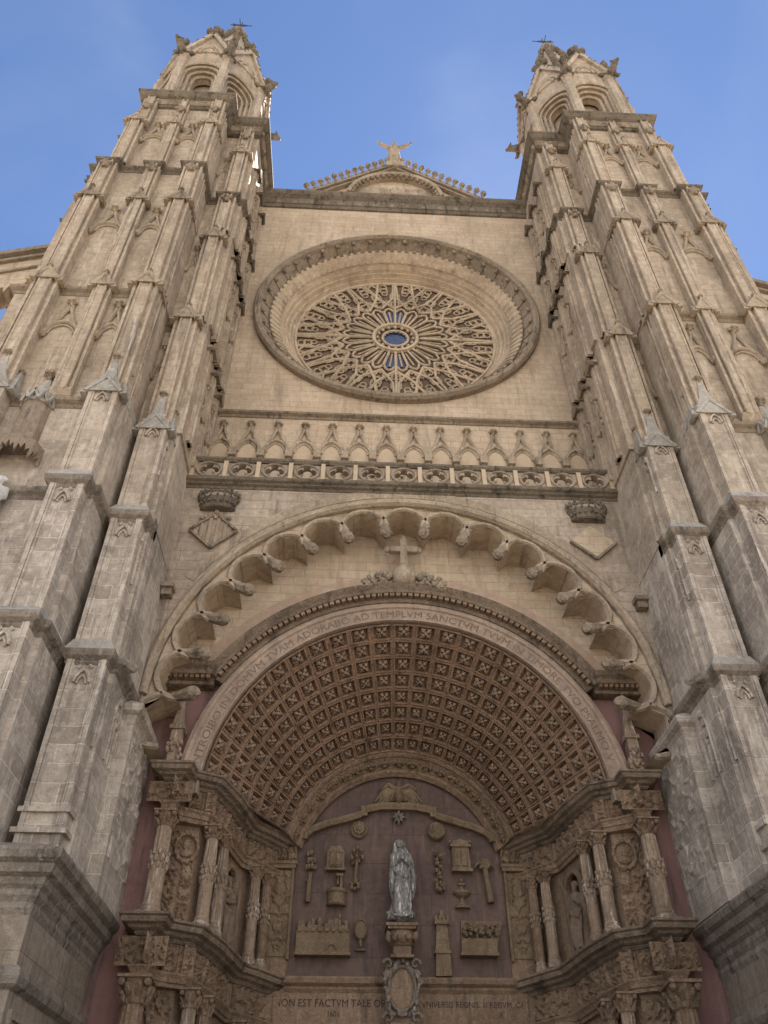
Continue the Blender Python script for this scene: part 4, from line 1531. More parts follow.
def tower(s):
    if s < 0:
        t = thing('bell_tower', 'tan stone bell tower whose front holds a white statue under a canopy', 'bell tower', (-11.6, -1.5, 0), 'twin bell towers')
    else:
        t = thing('bell_tower', 'tan stone bell tower rising beside the crowned plain diamond shield', 'bell tower', (11.6, -1.5, 0), 'twin bell towers')
    # plinth with its heavy cornice
    b = MB(s)
    P0 = [(8.40, 0.3), (8.40, -5.62), (16.2, -5.62), (16.2, YB)]
    b.prism_z(P0, 0, 6.9)
    bc = MB(s)
    bc.sweep(P0, [(-0.2, 6.2), (0.0, 6.25), (0.05, 6.38), (0.02, 6.5), (0.10, 6.62), (0.09, 6.74), (0.17, 6.82), (0.20, 6.95), (0.33, 7.02), (0.36, 7.15), (0.34, 7.2), (0.46, 7.28), (0.50, 7.42), (0.46, 7.5), (-0.4, 7.85)][::1])
    bc.sweep(P0, [(-0.1, 4.85), (0.0, 4.9), (0.12, 4.98), (0.17, 5.12), (0.13, 5.27), (0.04, 5.32), (-0.1, 5.4)])
    bc.build('plinth_cornice', 'grime', t)
    # sunk panels below the torus
    for (x0, x1) in ((8.62, 9.6), (9.8, 11.2), (11.4, 13.0)):
        for (q0, q1, r0, r1) in ((x0, x1, 4.45, 4.6), (x0, x1, 2.0, 2.15), (x0, x0 + 0.14, 2.15, 4.45), (x1 - 0.14, x1, 2.15, 4.45)):
            b.box(q0, q1, -5.70, -5.55, r0, r1)
    for (y0, y1) in ((-5.4, -3.7), (-3.5, -1.9), (-1.7, -0.2)):
        for (q0, q1, r0, r1) in ((y0, y1, 4.45, 4.6), (y0, y1, 2.0, 2.15), (y0, y0 + 0.14, 2.15, 4.45), (y1 - 0.14, y1, 2.15, 4.45)):
            b.box(8.32, 8.45, q0, q1, r0, r1)
    b.build('plinth', 'plinth', t)
    # body, one storey per mesh so that the weathering of each can differ
    for i, st in enumerate(STAGES):
        bd = MB(s)
        path = outline(st) + [(8.0 if i > 6 else 8.4, YB)]
        bd.prism_z(path, st['z0'] if i else 7.0, st['z1'] + 0.02)
        mt = 'pier' if i < 2 else ('pier_mid' if i == 2 else 'tower')
        bd.build('storey', mt, t)
        for k in ('p1', 'p2', 'p3', 'p4'):
            if not st[k]:
                continue
            c, w, f = st[k]
            ps = MB(s)
            zt = st['z1'] - (0.1 if i in (0, 1) else 0.0)
            pier_shaft(ps, c, w, f, st['z0'] + (0.25 if i in (1, 2) else 0.0), zt, panel=(i < 3))
            if i in (0, 1, 2):
                lancet_head(ps, c, f, st['z1'] - 0.35 + (0.1 if i == 2 else 0))
                # foot mouldings
                if i == 0:
                    for z_, o_ in ((8.25, 0.10), (8.75, 0.07)):
                        ps.box(c - w/2 - o_, c + w/2 + o_, f - o_ - 0.04, f + 0.4, z_, z_ + 0.12)
            if i >= 3 and k in ('p1', 'p2'):
                xf = c - w/2
                yb = st['slot'] if k == 'p1' else st['core'] + 0.9
                ps.box(xf - 0.07, xf + 0.1, f + 0.22, f + 0.40, st['z0'], zt)
                if k == 'p2':
                    ps.box(xf - 0.07, xf + 0.1, f + 0.78, f + 0.98, st['z0'], zt)
                    ps.tube([(xf - 0.02, f + 0.6, st['z0']), (xf - 0.02, f + 0.6, zt)], 0.06, 6)
            if k == 'p3' and i == 3:
                ps.loft([[(c - w/2 - 0.04, -5.38, 22.35), (c + w/2 + 0.04, -5.38, 22.35), (c + w/2 + 0.04, -5.2, 22.35), (c - w/2 - 0.04, -5.2, 22.35)], [(c - w/2 - 0.04, f - 0.15, 22.92), (c + w/2 + 0.04, f - 0.15, 22.92), (c + w/2 + 0.04, -5.2, 22.92), (c - w/2 - 0.04, -5.2, 22.92)]])
            ps.build('pier', mt, t)
    ft = MB(s)
    ft.prism_z([(8.5, 0.3), (7.98, 0.3), (7.98, -2.62), (8.5, -2.62)], 7.55, 12.5)
    ft.sweep([(7.98, 0.2), (7.98, -2.62), (8.5, -2.62)], prof_at(CAPP, 12.62))
    ft.field((7.975, -0.1, 8.4), (0, -1, 0), (0, 0, 1), 2.4, 3.6, ornament(61, 2.4, 1.7, 0.05), 0.06, 0.06)
    ft.build('flank_buttress', 'pier', t)
    # blind tracery on the pier flanks looking into the bay
    for i in (0, 1, 2):
        st = STAGES[i]
        fl = MB(s)
        for (y0, y1) in ((-4.35, -3.65), (-3.55, -2.8)):
            yc, hw = (y0 + y1)/2, (y1 - y0)/2 - 0.08
            x = (st['p1'][0] - st['p1'][1]/2) if y0 < -4 else st['xi']
            if i > 0 and y0 > -4:
                continue
            pa = pointed(yc, st['z1'] - 1.3, hw, 0.7)
            fl.tube([(x - 0.02, y, z) for y, z in [(yc - hw, st['z1'] - 2.6)] + pa + [(yc + hw, st['z1'] - 2.6)]], 0.05, 5)
            fl.tube([(x - 0.01, y, z) for y, z in [(yc, st['z1'] - 2.6), (yc, st['z1'] - 1.2)]], 0.04, 5)
            for q in range(6):
                fl.blob((x - 0.02, yc + random.uniform(-hw, hw)*0.7, st['z1'] - random.uniform(0.7, 1.6)), (0.08, 0.12, 0.14), 5, 4, 0.3, q)
        fl.build('flank_tracery', mt if i > 2 else 'pier', t)
    # caps and string courses carried round every break of the plan
    for i, prof, mat in ((0, CAPP, 'grime'), (1, CAPP, 'grime')):
        st = STAGES[i]
        cp = MB(s)
        pts = outline(st)
        if i == 1:
            pts = pts[1:]
        cp.sweep(pts[::-1] if False else [(x, y) for x, y in pts], prof_at(prof, st['z1']), False)
        cp.build('pier_cap', mat, t)
    # sloped pale tops of the caps
    for i in (0, 1):
        nx = STAGES[i + 1]
        for k in ('p1', 'p2', 'p4'):
            c, w, f = STAGES[i][k]
            c2, w2, f2 = nx[k]
            cw = MB(s)
            cw.loft([[(c - w/2 - 0.14, f - 0.14, st['z1']*0 + STAGES[i]['z1'] + 0.02), (c + w/2 + 0.14, f - 0.14, STAGES[i]['z1'] + 0.02), (c + w/2 + 0.1, f + 0.6, STAGES[i]['z1'] + 0.02), (c - w/2 - 0.1, f + 0.6, STAGES[i]['z1'] + 0.02)],
                     [(c2 - w2/2 - 0.01, f2 - 0.08, STAGES[i]['z1'] + 0.38), (c2 + w2/2 + 0.01, f2 - 0.08, STAGES[i]['z1'] + 0.38), (c2 + w2/2 + 0.01, f2 + 0.6, STAGES[i]['z1'] + 0.38), (c2 - w2/2 - 0.01, f2 + 0.6, STAGES[i]['z1'] + 0.38)]])
            cw.build('weathering', 'lead', t)
    # string courses at the upper storeys
    for i, mat in ((2, 'string'), (3, 'string'), (5, 'sooty')):
        st = STAGES[i]
        z = st['z1'] - (0.35 if i < 4 else 0.0)
        sc = MB(s)
        full = outline(st)
        xi = st['xi']
        if i == 5:
            sc.sweep(full, prof_at(STR2, z))
        else:
            # between the piers only: the piers carry gablets here
            p2, p4 = st['p2'], st['p4']
            p3 = st['p3'] or STAGES[3]['p3']
            runs = [[(st['p1'][0] + st['p1'][1]/2, st['slot']), (p2[0] - p2[1]/2, st['slot'])]]
            if st['p3']:
                runs += [[(p2[0] + p2[1]/2, st['core']), (p3[0] - p3[1]/2, st['core'])], [(p3[0] + p3[1]/2, st['core']), (p4[0] - p4[1]/2, st['core'])]]
            else:
                runs += [[(p2[0] + p2[1]/2, st['core']), (p4[0] - p4[1]/2, st['core'])]]
            xo = xout(st['z0'])
            runs += [[(p4[0] + p4[1]/2, st['core']), (xo, st['core']), (xo, YB)]]
            for rr in runs[1:]:
                s2 = MB(s)
                s2.sweep(rr, prof_at(STR2, z))
                s2.build('string_course', mat, t)
            sc.sweep(runs[0], prof_at(STR2, z))
        sc.build('string_course', mat, t)
    # first range of pier tops: pyramids with gablets and knops
    for k in ('p1', 'p2', 'p4'):
        st, nx = STAGES[2], STAGES[3]
        c, w, f = st[k]
        z = st['z1'] - (0.55 if k == 'p1' else 0.45)
        gbm = MB(s)
        pier_gablet(gbm, c, w, f, z, 0.78, 0.14, 0.15, back=0.3)
        go_ = gbm.build('gablet', 'lead', t)
        sp = MB(s)
        ytip = nx[k][2] - 0.06
        sp.loft([[(c - w/2 - 0.1, f - 0.1, z + 0.05), (c + w/2 + 0.1, f - 0.1, z + 0.05), (c + w/2 + 0.05, f + 0.5, z + 0.1), (c - w/2 - 0.05, f + 0.5, z + 0.1)],
                 [(c - 0.24, f - 0.0, z + 0.9), (c + 0.24, f - 0.0, z + 0.9), (c + 0.24, f + 0.45, z + 0.9), (c - 0.24, f + 0.45, z + 0.9)],
                 [(c - 0.07, ytip - 0.10, z + 1.85), (c + 0.07, ytip - 0.10, z + 1.85), (c + 0.07, ytip + 0.05, z + 1.85), (c - 0.07, ytip + 0.05, z + 1.85)]])
        # a second little spire on the inner flank
        xf = c - w/2
        sp.loft([[(xf - 0.16, f + 0.05, z - 0.05), (xf + 0.1, f + 0.05, z - 0.05), (xf + 0.1, f + 0.75, z - 0.05), (xf - 0.16, f + 0.75, z - 0.05)],
                 [(xf - 0.05, f + 0.36, z + 1.3), (xf + 0.05, f + 0.36, z + 1.3), (xf + 0.05, f + 0.46, z + 1.3), (xf - 0.05, f + 0.46, z + 1.3)]])
        sp.build('spirelet', 'lead', go_)
        bu = MB(s)
        bud(bu, c, ytip - 0.05, z + 1.8, 0.17, 0.36)
        bu.build('knop', 'string', go_)
        bu = MB(s)
        bud(bu, xf, f + 0.41, z + 1.26, 0.12, 0.26)
        bu.build('knop', 'string', go_)
    # further ranges of gablets
    for i, ks, h in ((3, ('p1', 'p2', 'p3', 'p4'), 0.85), (4, ('p1', 'p2', 'p3', 'p4'), 0.80), (6, ('p1', 'p2', 'p3', 'p4'), 0.75)):
        st = STAGES[i]
        for k in ks:
            c, w, f = st[k]
            zz = st['z1'] - 0.45 - (0.5 if (k == 'p1' and i == 4) else 0.0)
            gbm = MB(s)
            pier_gablet(gbm, c, w, f - 0.13, zz, h, 0.22, 0.12, back=0.16)
            bud(gbm, c, f - 0.2, zz + h - 0.06, 0.10, 0.2)
            gbm.build('gablet', 'carved' if i != 4 else 'string', t)
    # knobs hung under the top string and cornice
    for i, zz in ((5, 39.35), (7, 46.6)):
        st = STAGES[i]
        for k in ('p1', 'p2', 'p3', 'p4'):
            c, w, f = st[k]
            kb = MB(s)
            kb.blob((c, f - 0.2, zz), (0.26, 0.16, 0.26), 8, 6, 0.4, i)
            for q in range(4):
                kb.blob((c + 0.2*cos(q*pi/2), f - 0.26, zz + 0.2*sin(q*pi/2)), (0.12, 0.1, 0.12), 5, 4)
            kb.build('leaf_boss', 'string', t)
    # blind gablets on the panels between piers
    for i, z_s, rise, top in ((3, 26.35, 0.75, 28.15), (4, 34.0, 0.7, 35.7), (6, 43.2, 0.65, 44.8)):
        st = STAGES[i]
        for (a, b_) in (('p2', 'p3'), ('p3', 'p4')):
            x0 = st[a][0] + st[a][1]/2
            x1 = st[b_][0] - st[b_][1]/2
            bg = MB(s)
            blind_gablet(bg, (x0 + x1)/2, z_s, (x1 - x0)/2*0.92, rise, top, st['core'], 0.075, 0.19)
            bg.build('blind_gablet', 'carved', t)
        x0 = st['p1'][0] + st['p1'][1]/2
        x1 = st['p2'][0] - st['p2'][1]/2
        bg = MB(s)
        blind_gablet(bg, (x0 + x1)/2 , z_s - 0.4, max(0.22, (x1 - x0)/2*0.9), rise*0.9, top - 0.5, st['slot'], 0.055, 0.14)
        bg.build('blind_gablet', 'carved', t)
    # the flank facing the bay: strips with gablets rising one behind another
    for (z0, z1, g) in ((23.2, 29.0, True), (29.4, 36.0, True), (36.6, 40.0, False), (40.2, 45.0, True)):
        st = [q for q in STAGES if q['z0'] <= z0 + 0.5][-1]
        xi = st['xi']
        for y in (-2.9, -1.55, -0.3):
            fp = MB(s)
            fp.box(xi - 0.13, xi + 0.1, y - 0.28, y + 0.28, z0, z1)
            fp.box(xi - 0.20, xi + 0.1, y - 0.13, y + 0.13, z0, z1)
            fp.build('flank_strip', 'tower', t)
            fg = MB(s)
            zz = z1 - 0.35
            fg.prism_x([(y + a, zz + c_) for a, c_ in chevron(0.0, 0.86, 0.6, 0.14)], xi - 0.36, xi)
            fg.loft([[(xi - 0.34, y - 0.4, zz), (xi - 0.34, y, zz + 0.55), (xi - 0.34, y + 0.4, zz)], [(xi - 0.0, y - 0.35, zz + 0.1), (xi - 0.0, y, zz + 0.8), (xi - 0.0, y + 0.35, zz + 0.1)]])
            bud(fg, xi - 0.25, y, zz + 0.5, 0.11, 0.24)
            fg.build('gablet', 'sooty' if z0 > 29 else 'string', t)
        for y in (-2.22, -0.92):
            bg = MB(s)
            blind_gablet(bg, y, z1 - 3.2, 0.36, 0.6, z1 - 1.7, 0, 0.055, 0.14, side=True, x0=xi)
            bg.build('blind_gablet', 'carved', t)
    # outer flank
    for (z0, z1) in ((23.2, 29.2), (29.5, 36.2), (36.6, 40.0), (40.2, 45.0)):
        st = [q for q in STAGES if q['z0'] <= z0 + 0.5][-1]
        xo = xout(st['z0'])
        for y in (-4.2, -1.8, 0.6):
            fp = MB(s)
            fp.box(xo - 0.1, xo + 0.32, y - 0.45, y + 0.45, z0, z1)
            fp.build('flank_strip', 'tower', t)
            fg = MB(s)
            zz = z1 - 0.35
            fg.prism_x([(y + a, zz + c_) for a, c_ in chevron(0.0, 1.2, 0.8, 0.18)], xo, xo + 0.5)
            bud(fg, xo + 0.35, y, zz + 0.65, 0.16, 0.34)
            fg.build('gablet', 'sooty', t)
    # crowning cornice
    st = STAGES[7]
    kc = MB(s)
    kp = [(7.95, 3.0), (7.95, -3.95), (9.72, -3.95), (9.72, -5.20), (14.08, -5.20), (14.08, YB)]
    KP = [(-0.3, 47.35), (0.04, 47.38), (0.10, 47.46), (0.06, 47.52), (0.10, 47.56), (0.20, 48.0), (0.36, 48.08), (0.46, 48.2), (0.44, 48.32), (0.52, 48.4), (0.52, 48.52), (-0.6, 48.75)]
    kc.sweep(kp, KP)
    kco = kc.build('crowning_cornice', 'sooty', t)
    kf = MB(s)
    for (a, b_) in (((9.72, -5.20), (14.08, -5.20)), ((7.95, -3.95), (9.72, -3.95)), ((7.95, 0.0), (7.95, -3.95))):
        a3, b3 = Vector((*a, 47.55)), Vector((*b_, 47.55))
        u = (b3 - a3).normalized()
        nn = u.cross(Vector((0, 0, 1)))
        kf.field(a3 + nn*0.12, u, Vector((0, 0, 1)) + nn*0.2, (b3 - a3).length, 0.45, lambda q, r: 0.12*max(0, sin(q*6.5 + 2.2*sin(r*9)))*min(1, r*8, (0.45 - r)*8), 0.09, 0.08)
    kf.build('leaf_frieze', 'string', kco)
    rf = MB(s)
    rf.prism_z([(7.9, YB), (7.9, -3.9), (9.7, -3.9), (9.7, -5.15), (14.12, -5.15), (14.12, YB)], 48.0, 48.62)
    rf.build('terrace', 'tower', t)
    # octagonal belfry
    XC, YC, AP, Z0, Z1 = 11.98, -1.75, 3.2, 48.6, 56.6
    hs = AP*math.tan(pi/8)
    bel = MB(s)
    ocr = [((AP - 1.15)/cos(pi/8)*cos(pi/8 + k*pi/4), (AP - 1.15)/cos(pi/8)*sin(pi/8 + k*pi/4)) for k in range(8)]
    bel.prism_z([(XC + x, YC + y) for x, y in ocr], Z0, Z1)
    bo = bel.build('belfry_core', 'tower', t)
    for k in range(8):
        a = k*pi/4 - pi/2          # outward normal
        n = Vector((cos(a), sin(a), 0))
        u = Vector((-sin(a), cos(a), 0))
        o0 = Vector((XC, YC, 0)) + n*AP

        def W(p, z, d):
            v = o0 + u*p - n*d
            return (v.x, v.y, z)
        fc = MB(s)
        ow, zs = 0.60, 53.4
        # wall with a pointed opening, stepped inwards in four orders
        for j, (w_, d0, d1) in enumerate(((ow + 0.60, 0.0, 0.22), (ow + 0.41, 0.16, 0.44), (ow + 0.21, 0.38, 0.68), (ow, 0.60, 1.0))):
            pa = pointed(0, zs, w_, w_*1.02, 8)
            rings = []
            tp = Z1 if j == 0 else zs + w_*1.02 + 0.5
            sd = hs if j == 0 else w_ + 0.3
            pts = [(-w_, Z0 + 1.0)] + pa + [(w_, Z0 + 1.0)]
            m_ = len(pts)
            for q, (x, z) in enumerate(pts):
                if q == 0:
                    xo_, zo_ = -sd, Z0 + 1.0
                elif q == m_ - 1:
                    xo_, zo_ = sd, Z0 + 1.0
                else:
                    f_ = (q - 1)/(m_ - 3)
                    if f_ < 0.25:
                        xo_, zo_ = -sd, zs + (tp - zs)*f_/0.25
                    elif f_ > 0.75:
                        xo_, zo_ = sd, zs + (tp - zs)*(1 - f_)/0.25
                    else:
                        xo_, zo_ = -sd + 2*sd*(f_ - 0.25)/0.5, tp
                rings.append([W(x, z, d0), W(xo_, zo_, d0), W(xo_, zo_, d1), W(x, z, d1)])
            fc.loft(rings)
            fc.tube([W(x*1.02, z, d0 - 0.03) for x, z in pa], 0.085, 6)
            for sg in (-1, 1):
                fc.tube([W(sg*(w_ + 0.04), Z0 + 1.0, d0), W(sg*(w_ + 0.04), zs, d0)], 0.09, 6)
                c_ = W(sg*(w_ + 0.04), zs, d0)
                fc.blob(c_, (0.14, 0.14, 0.14), 6, 4)
        fc.loft([[W(-hs, Z0, 0), W(hs, Z0, 0), W(hs, Z0, 1.0), W(-hs, Z0, 1.0)], [W(-hs, Z0 + 1.0, 0), W(hs, Z0 + 1.0, 0), W(hs, Z0 + 1.0, 1.0), W(-hs, Z0 + 1.0, 1.0)]])
        fco = fc.build('belfry_arch', 'tower', t)
        ga = MB(s)
        gzb, gzt = 55.2, 59.2
        ga.loft([[W(-hs, gzb + 1.2, -0.08), W(0, gzt, -0.08), W(hs, gzb + 1.2, -0.08)], [W(-hs, gzb + 1.2, 0.3), W(0, gzt, 0.3), W(hs, gzb + 1.2, 0.3)]])
        for sg in (-1, 1):
            ga.bar(W(sg*hs, gzb + 1.1, -0.1), W(0, gzt + 0.05, -0.1), 0.28, 0.35, up=n)
        pa = pointed(0, 56.0, 0.85, 1.2)
        ga.tube([W(x, z, -0.1) for x, z in pa], 0.1, 6)
        ga.tube([W(x*0.6, 56.2 + (z - 56.0)*0.75, -0.1) for x, z in pa], 0.07, 5)
        gao = ga.build('belfry_gable', 'tower', t)
        cks = MB(s)
        for sg in (-1, 1):
            for q in range(6):
                f_ = (q + 0.5)/6.3
                p, z = sg*hs*(1 - f_), gzb + 1.2 + (gzt - gzb - 1.2)*f_ + 0.18
                c_ = W(p, z + 0.1, -0.12)
                cks.blob(c_, (0.2, 0.2, 0.18), 6, 5, 0.4, q)
        c_ = W(0, gzt + 0.5, -0.05)
        cks.tube([W(0, gzt, -0.05), W(0, gzt + 1.3, -0.05)], [0.12, 0.1], 6)
        for (dp, dz) in ((-0.38, 0.75), (0.38, 0.75), (0, 1.3), (0, 0.75)):
            cks.blob(W(dp, gzt + dz, -0.05), (0.24, 0.24, 0.24), 7, 5, 0.3, k)
        cks.build('fleuron', 'sooty', gao)
        # corner shaft, and the beast that leans from it
        av_ = a + pi/8
        vd = Vector((cos(av_), sin(av_), 0))
        vp = Vector((XC, YC, 0)) + vd*(AP/cos(pi/8))
        cs = MB(s)
        cs.lathe([(0.30, Z0), (0.30, 55.2), (0.38, 55.3), (0.38, 55.5), (0.3, 55.6), (0.3, 56.2), (0.05, 57.9)], vp.x, vp.y, 8)
        cs.build('corner_shaft', 'tower', t)
        if k == 1:
            continue
        gg = MB(s)
        gargoyle(gg, vp + Vector((0, 0, 55.5)) - vd*0.05, vd, 0.95, 0.45)
        gg.build('gargoyle', 'sooty', t)
    # spire
    sp = MB(s)
    R0 = 2.85

    def octo(r, z):
        return [(XC + r/cos(pi/8)*cos(pi/8 + k*pi/4), YC + r/cos(pi/8)*sin(pi/8 + k*pi/4), z) for k in range(8)]
    sp.loft([octo(R0, 56.2), octo(2.6, 57.4), octo(0.32, 69.4), octo(0.3, 69.8)])
    spo = sp.build('spire', 'tower', t)
    far_ck = MB(s)
    for k in range(8):
        b_ = pi/8 + k*pi/4
        for q in range(14):
            f_ = (q + 0.6)/14.3
            z = 57.4 + (69.4 - 57.4)*f_
            r = (2.6 + (0.32 - 2.6)*f_)/cos(pi/8)
            ck = far_ck if sin(b_) > 0.5 else MB(s)
            ck.blob((XC + (r + 0.14)*cos(b_), YC + (r + 0.14)*sin(b_), z), (0.25, 0.25, 0.22), 6, 4, 0.4, q)
            if ck is not far_ck:
                ck.build('crocket', 'sooty', spo)
    fo_ = far_ck.build('far_crockets', 'sooty', spo)
    fo_['kind'] = 'stuff'
    for k in range(8):
        for z0 in (58.4, 60.6, 62.8):
            f0, f1 = (z0 - 57.4)/12.0, (z0 + 1.6 - 57.4)/12.0
            a = k*pi/4
            r0, r1 = 2.6 - 2.28*f0 + 0.02, 2.6 - 2.28*f1 + 0.02
            lr = MB(s)
            lr.tube([(XC + r0*cos(a), YC + r0*sin(a), z0), (XC + r1*cos(a), YC + r1*sin(a), z0 + 1.6)], [0.12, 0.08], 5)
            lr.build('spire_rib', 'sooty', spo)
    fi = MB(s)
    fi.lathe([(0.3, 69.6), (0.55, 69.9), (0.5, 70.1), (0.2, 70.3), (0.15, 70.5)], XC, YC, 10)
    fi.build('finial', 'string', spo)
    # canopied niche on the front between the lower piers
    xn, yn = 12.78, -5.45
    hx = []
    cn = MB(s)

    def hexa(r, z, dy=0.0):
        return [(xn + r*cos(pi + pi*i/5), yn + 0.02 + dy + r*sin(pi + pi*i/5)*1.0, z) for i in range(6)]
    cn.loft([hexa(0.72, 19.9), hexa(0.80, 19.95), hexa(0.80, 20.12), hexa(0.66, 20.2), hexa(0.48, 20.3), hexa(0.46, 22.2)])
    for i in range(5):
        a0, a1 = pi + pi*i/5, pi + pi*(i + 1)/5
        p0 = Vector((xn + 0.8*cos(a0), yn + 0.8*sin(a0), 20.0))
        p1 = Vector((xn + 0.8*cos(a1), yn + 0.8*sin(a1), 20.0))
        m_ = (p0 + p1)/2
        C0 = Vector((xn, yn, 20.0))
        shape = ((0, 0.02), (0, -0.62), (0.16, -0.30), (0.34, -0.42), (0.5, -0.16), (0.66, -0.42), (0.84, -0.30), (1, -0.62), (1, 0.02))
        o1 = [p0 + (p1 - p0)*f_ + Vector((0, 0, dz)) for f_, dz in shape]
        cn.loft([[tuple(v) for v in o1], [tuple(C0 + (v - C0)*0.84 + Vector((0, 0, 0.16*(v.z - 20.0)))) for v in o1]])
    can = cn.build('niche_canopy', 'string', t)
    cs = MB(s)
    cs.loft([hexa(0.52, 22.1), hexa(0.50, 22.25), hexa(0.06, 23.7)])
    for i in range(5):
        a0, a1 = pi + pi*i/5, pi + pi*(i + 1)/5
        p0 = Vector((xn + 0.54*cos(a0), yn + 0.54*sin(a0), 22.1))
        p1 = Vector((xn + 0.54*cos(a1), yn + 0.54*sin(a1), 22.1))
        m_ = (p0 + p1)/2
        cs.bar(p0, m_ + Vector((0, 0, 0.45)), 0.09, 0.12)
        cs.bar(p1, m_ + Vector((0, 0, 0.45)), 0.09, 0.12)
    cs.build('canopy_spire', 'lead', can)
    cb = MB(s)
    bud(cb, xn, yn - 0.05, 23.62, 0.2, 0.42)
    cb.build('knop', 'string', can)
    co = MB(s)
    co.lathe([(0.1, 15.0), (0.3, 15.4), (0.55, 15.9), (0.62, 16.0), (0.62, 16.2), (0.0, 16.2)], xn, yn - 0.25, 12)
    co.build('statue_corbel', 'string', t)
    # flying buttress springing from the outer flank
    fb = thing('flying_buttress', 'golden stone flying buttress with toothed underside springing from the tower %s' %
               ('with the canopied white statue' if s < 0 else 'beside the crowned plain shield'), 'buttress', (s*18, 0.3, 0), 'flying buttresses of the towers')
    fbm = MB(s)
    rings = []
    for i in range(13):
        x = 14.6 + 10*i/12
        zt = 42.0 - 0.40*(x - 14.6)
        zb = zt - 2.5 - 0.03*(x - 14.6)**1.6
        rings.append([(x, -0.3, zb), (x, -0.3, zt), (x, 0.9, zt), (x, 0.9, zb)])
    fbm.loft(rings)
    fbm.box(23.4, 26.5, -1.0, 1.6, 0, 36)
    fbm.build('arch_body', 'wall', fb)
    fbc = MB(s)
    for dz, o_, h_ in ((0.0, 0.35, 0.3), (-0.5, 0.2, 0.2), (-1.5, 0.12, 0.16)):
        fbc.bar((14.6, 0.3, 42.0 + dz), (24.6, 0.3, 38.0 + dz), h_, 1.2 + 2*o_)
    fbc.build('coping', 'string', fb)
    fbd = MB(s)
    for i in range(26):
        x = 14.9 + i*0.36
        zt = 42.0 - 0.40*(x - 14.6)
        zb = zt - 2.5 - 0.03*(x - 14.6)**1.6
        fbd.prism_y([(x - 0.15, zb + 0.1), (x + 0.15, zb + 0.1), (x, zb - 0.55)], -0.32, 0.6)
    fbd.build('toothed_fringe', 'wall', fb)
    # weathervane
    wv = thing('weathervane', 'dark iron weathervane on the spire of the tower %s' % ('with the canopied white statue' if s < 0 else 'beside the crowned plain shield'),
               'weathervane', (s*12.0, -1.75, 70.4), 'weathervanes on the spires')
    rd = MB(s)
    rd.tube([(XC, YC, 69.8), (XC, YC, 72.6)], 0.05, 6)
    rd.blob((XC, YC, 70.6), 0.16, 8, 5)
    rd.v = [(x, y, z + 0.6) for x, y, z in rd.v]
    rd.v = [(XC + (x - XC)*0.72, YC + (y - YC)*0.72, 69.8 + (z - 69.8)*0.78) for x, y, z in rd.v]
    rd.build('rod', 'iron', wv)
    va = MB(s)
    va.loft([[(XC - 0.9, YC - 0.02, 71.7), (XC - 0.2, YC - 0.02, 72.0), (XC + 0.5, YC - 0.02, 71.9), (XC + 1.0, YC - 0.02, 72.2), (XC + 0.9, YC - 0.02, 71.5), (XC + 0.3, YC - 0.02, 71.4), (XC - 0.2, YC - 0.02, 71.45)],
             [(XC - 0.9, YC + 0.02, 71.7), (XC - 0.2, YC + 0.02, 72.0), (XC + 0.5, YC + 0.02, 71.9), (XC + 1.0, YC + 0.02, 72.2), (XC + 0.9, YC + 0.02, 71.5), (XC + 0.3, YC + 0.02, 71.4), (XC - 0.2, YC + 0.02, 71.45)]])
    va.tube([(XC - 1.2, YC, 71.7), (XC + 1.2, YC, 71.75)], 0.04, 5)
    va.tube([(XC, YC - 0.9, 71.0), (XC, YC + 0.9, 71.0)], 0.04, 5)
    va.v = [(x, y, z + 0.6) for x, y, z in va.v]
    va.v = [(XC + (x - XC)*0.72, YC + (y - YC)*0.72, 69.8 + (z - 69.8)*0.78) for x, y, z in va.v]
    va.build('vane', 'iron', wv)
    return t


towers = [tower(-1), tower(1)]

# ------------------------------------------------------------------ carved figures
def remeshed(mb, name, mat, voxel, smooth_it=2, parent=None):
    o = mb.build('figure_source', mat)
    r = o.modifiers.new('r', 'REMESH')
    r.mode = 'VOXEL'
    r.voxel_size = voxel
    if smooth_it:
        sm = o.modifiers.new('s', 'SMOOTH')
        sm.iterations = smooth_it
        sm.factor = 0.5
    dg = bpy.context.evaluated_depsgraph_get()
    me = bpy.data.meshes.new_from_object(o.evaluated_get(dg))
    me.name = name
    me.polygons.foreach_set('use_smooth', [True]*len(me.polygons))
    me.materials.clear()
    me.materials.append(M[mat])
    old = o.data
    bpy.data.objects.remove(o)
    bpy.data.meshes.remove(old)
    r_ = bpy.data.objects.new(name, me)
    COL.objects.link(r_)
    return r_


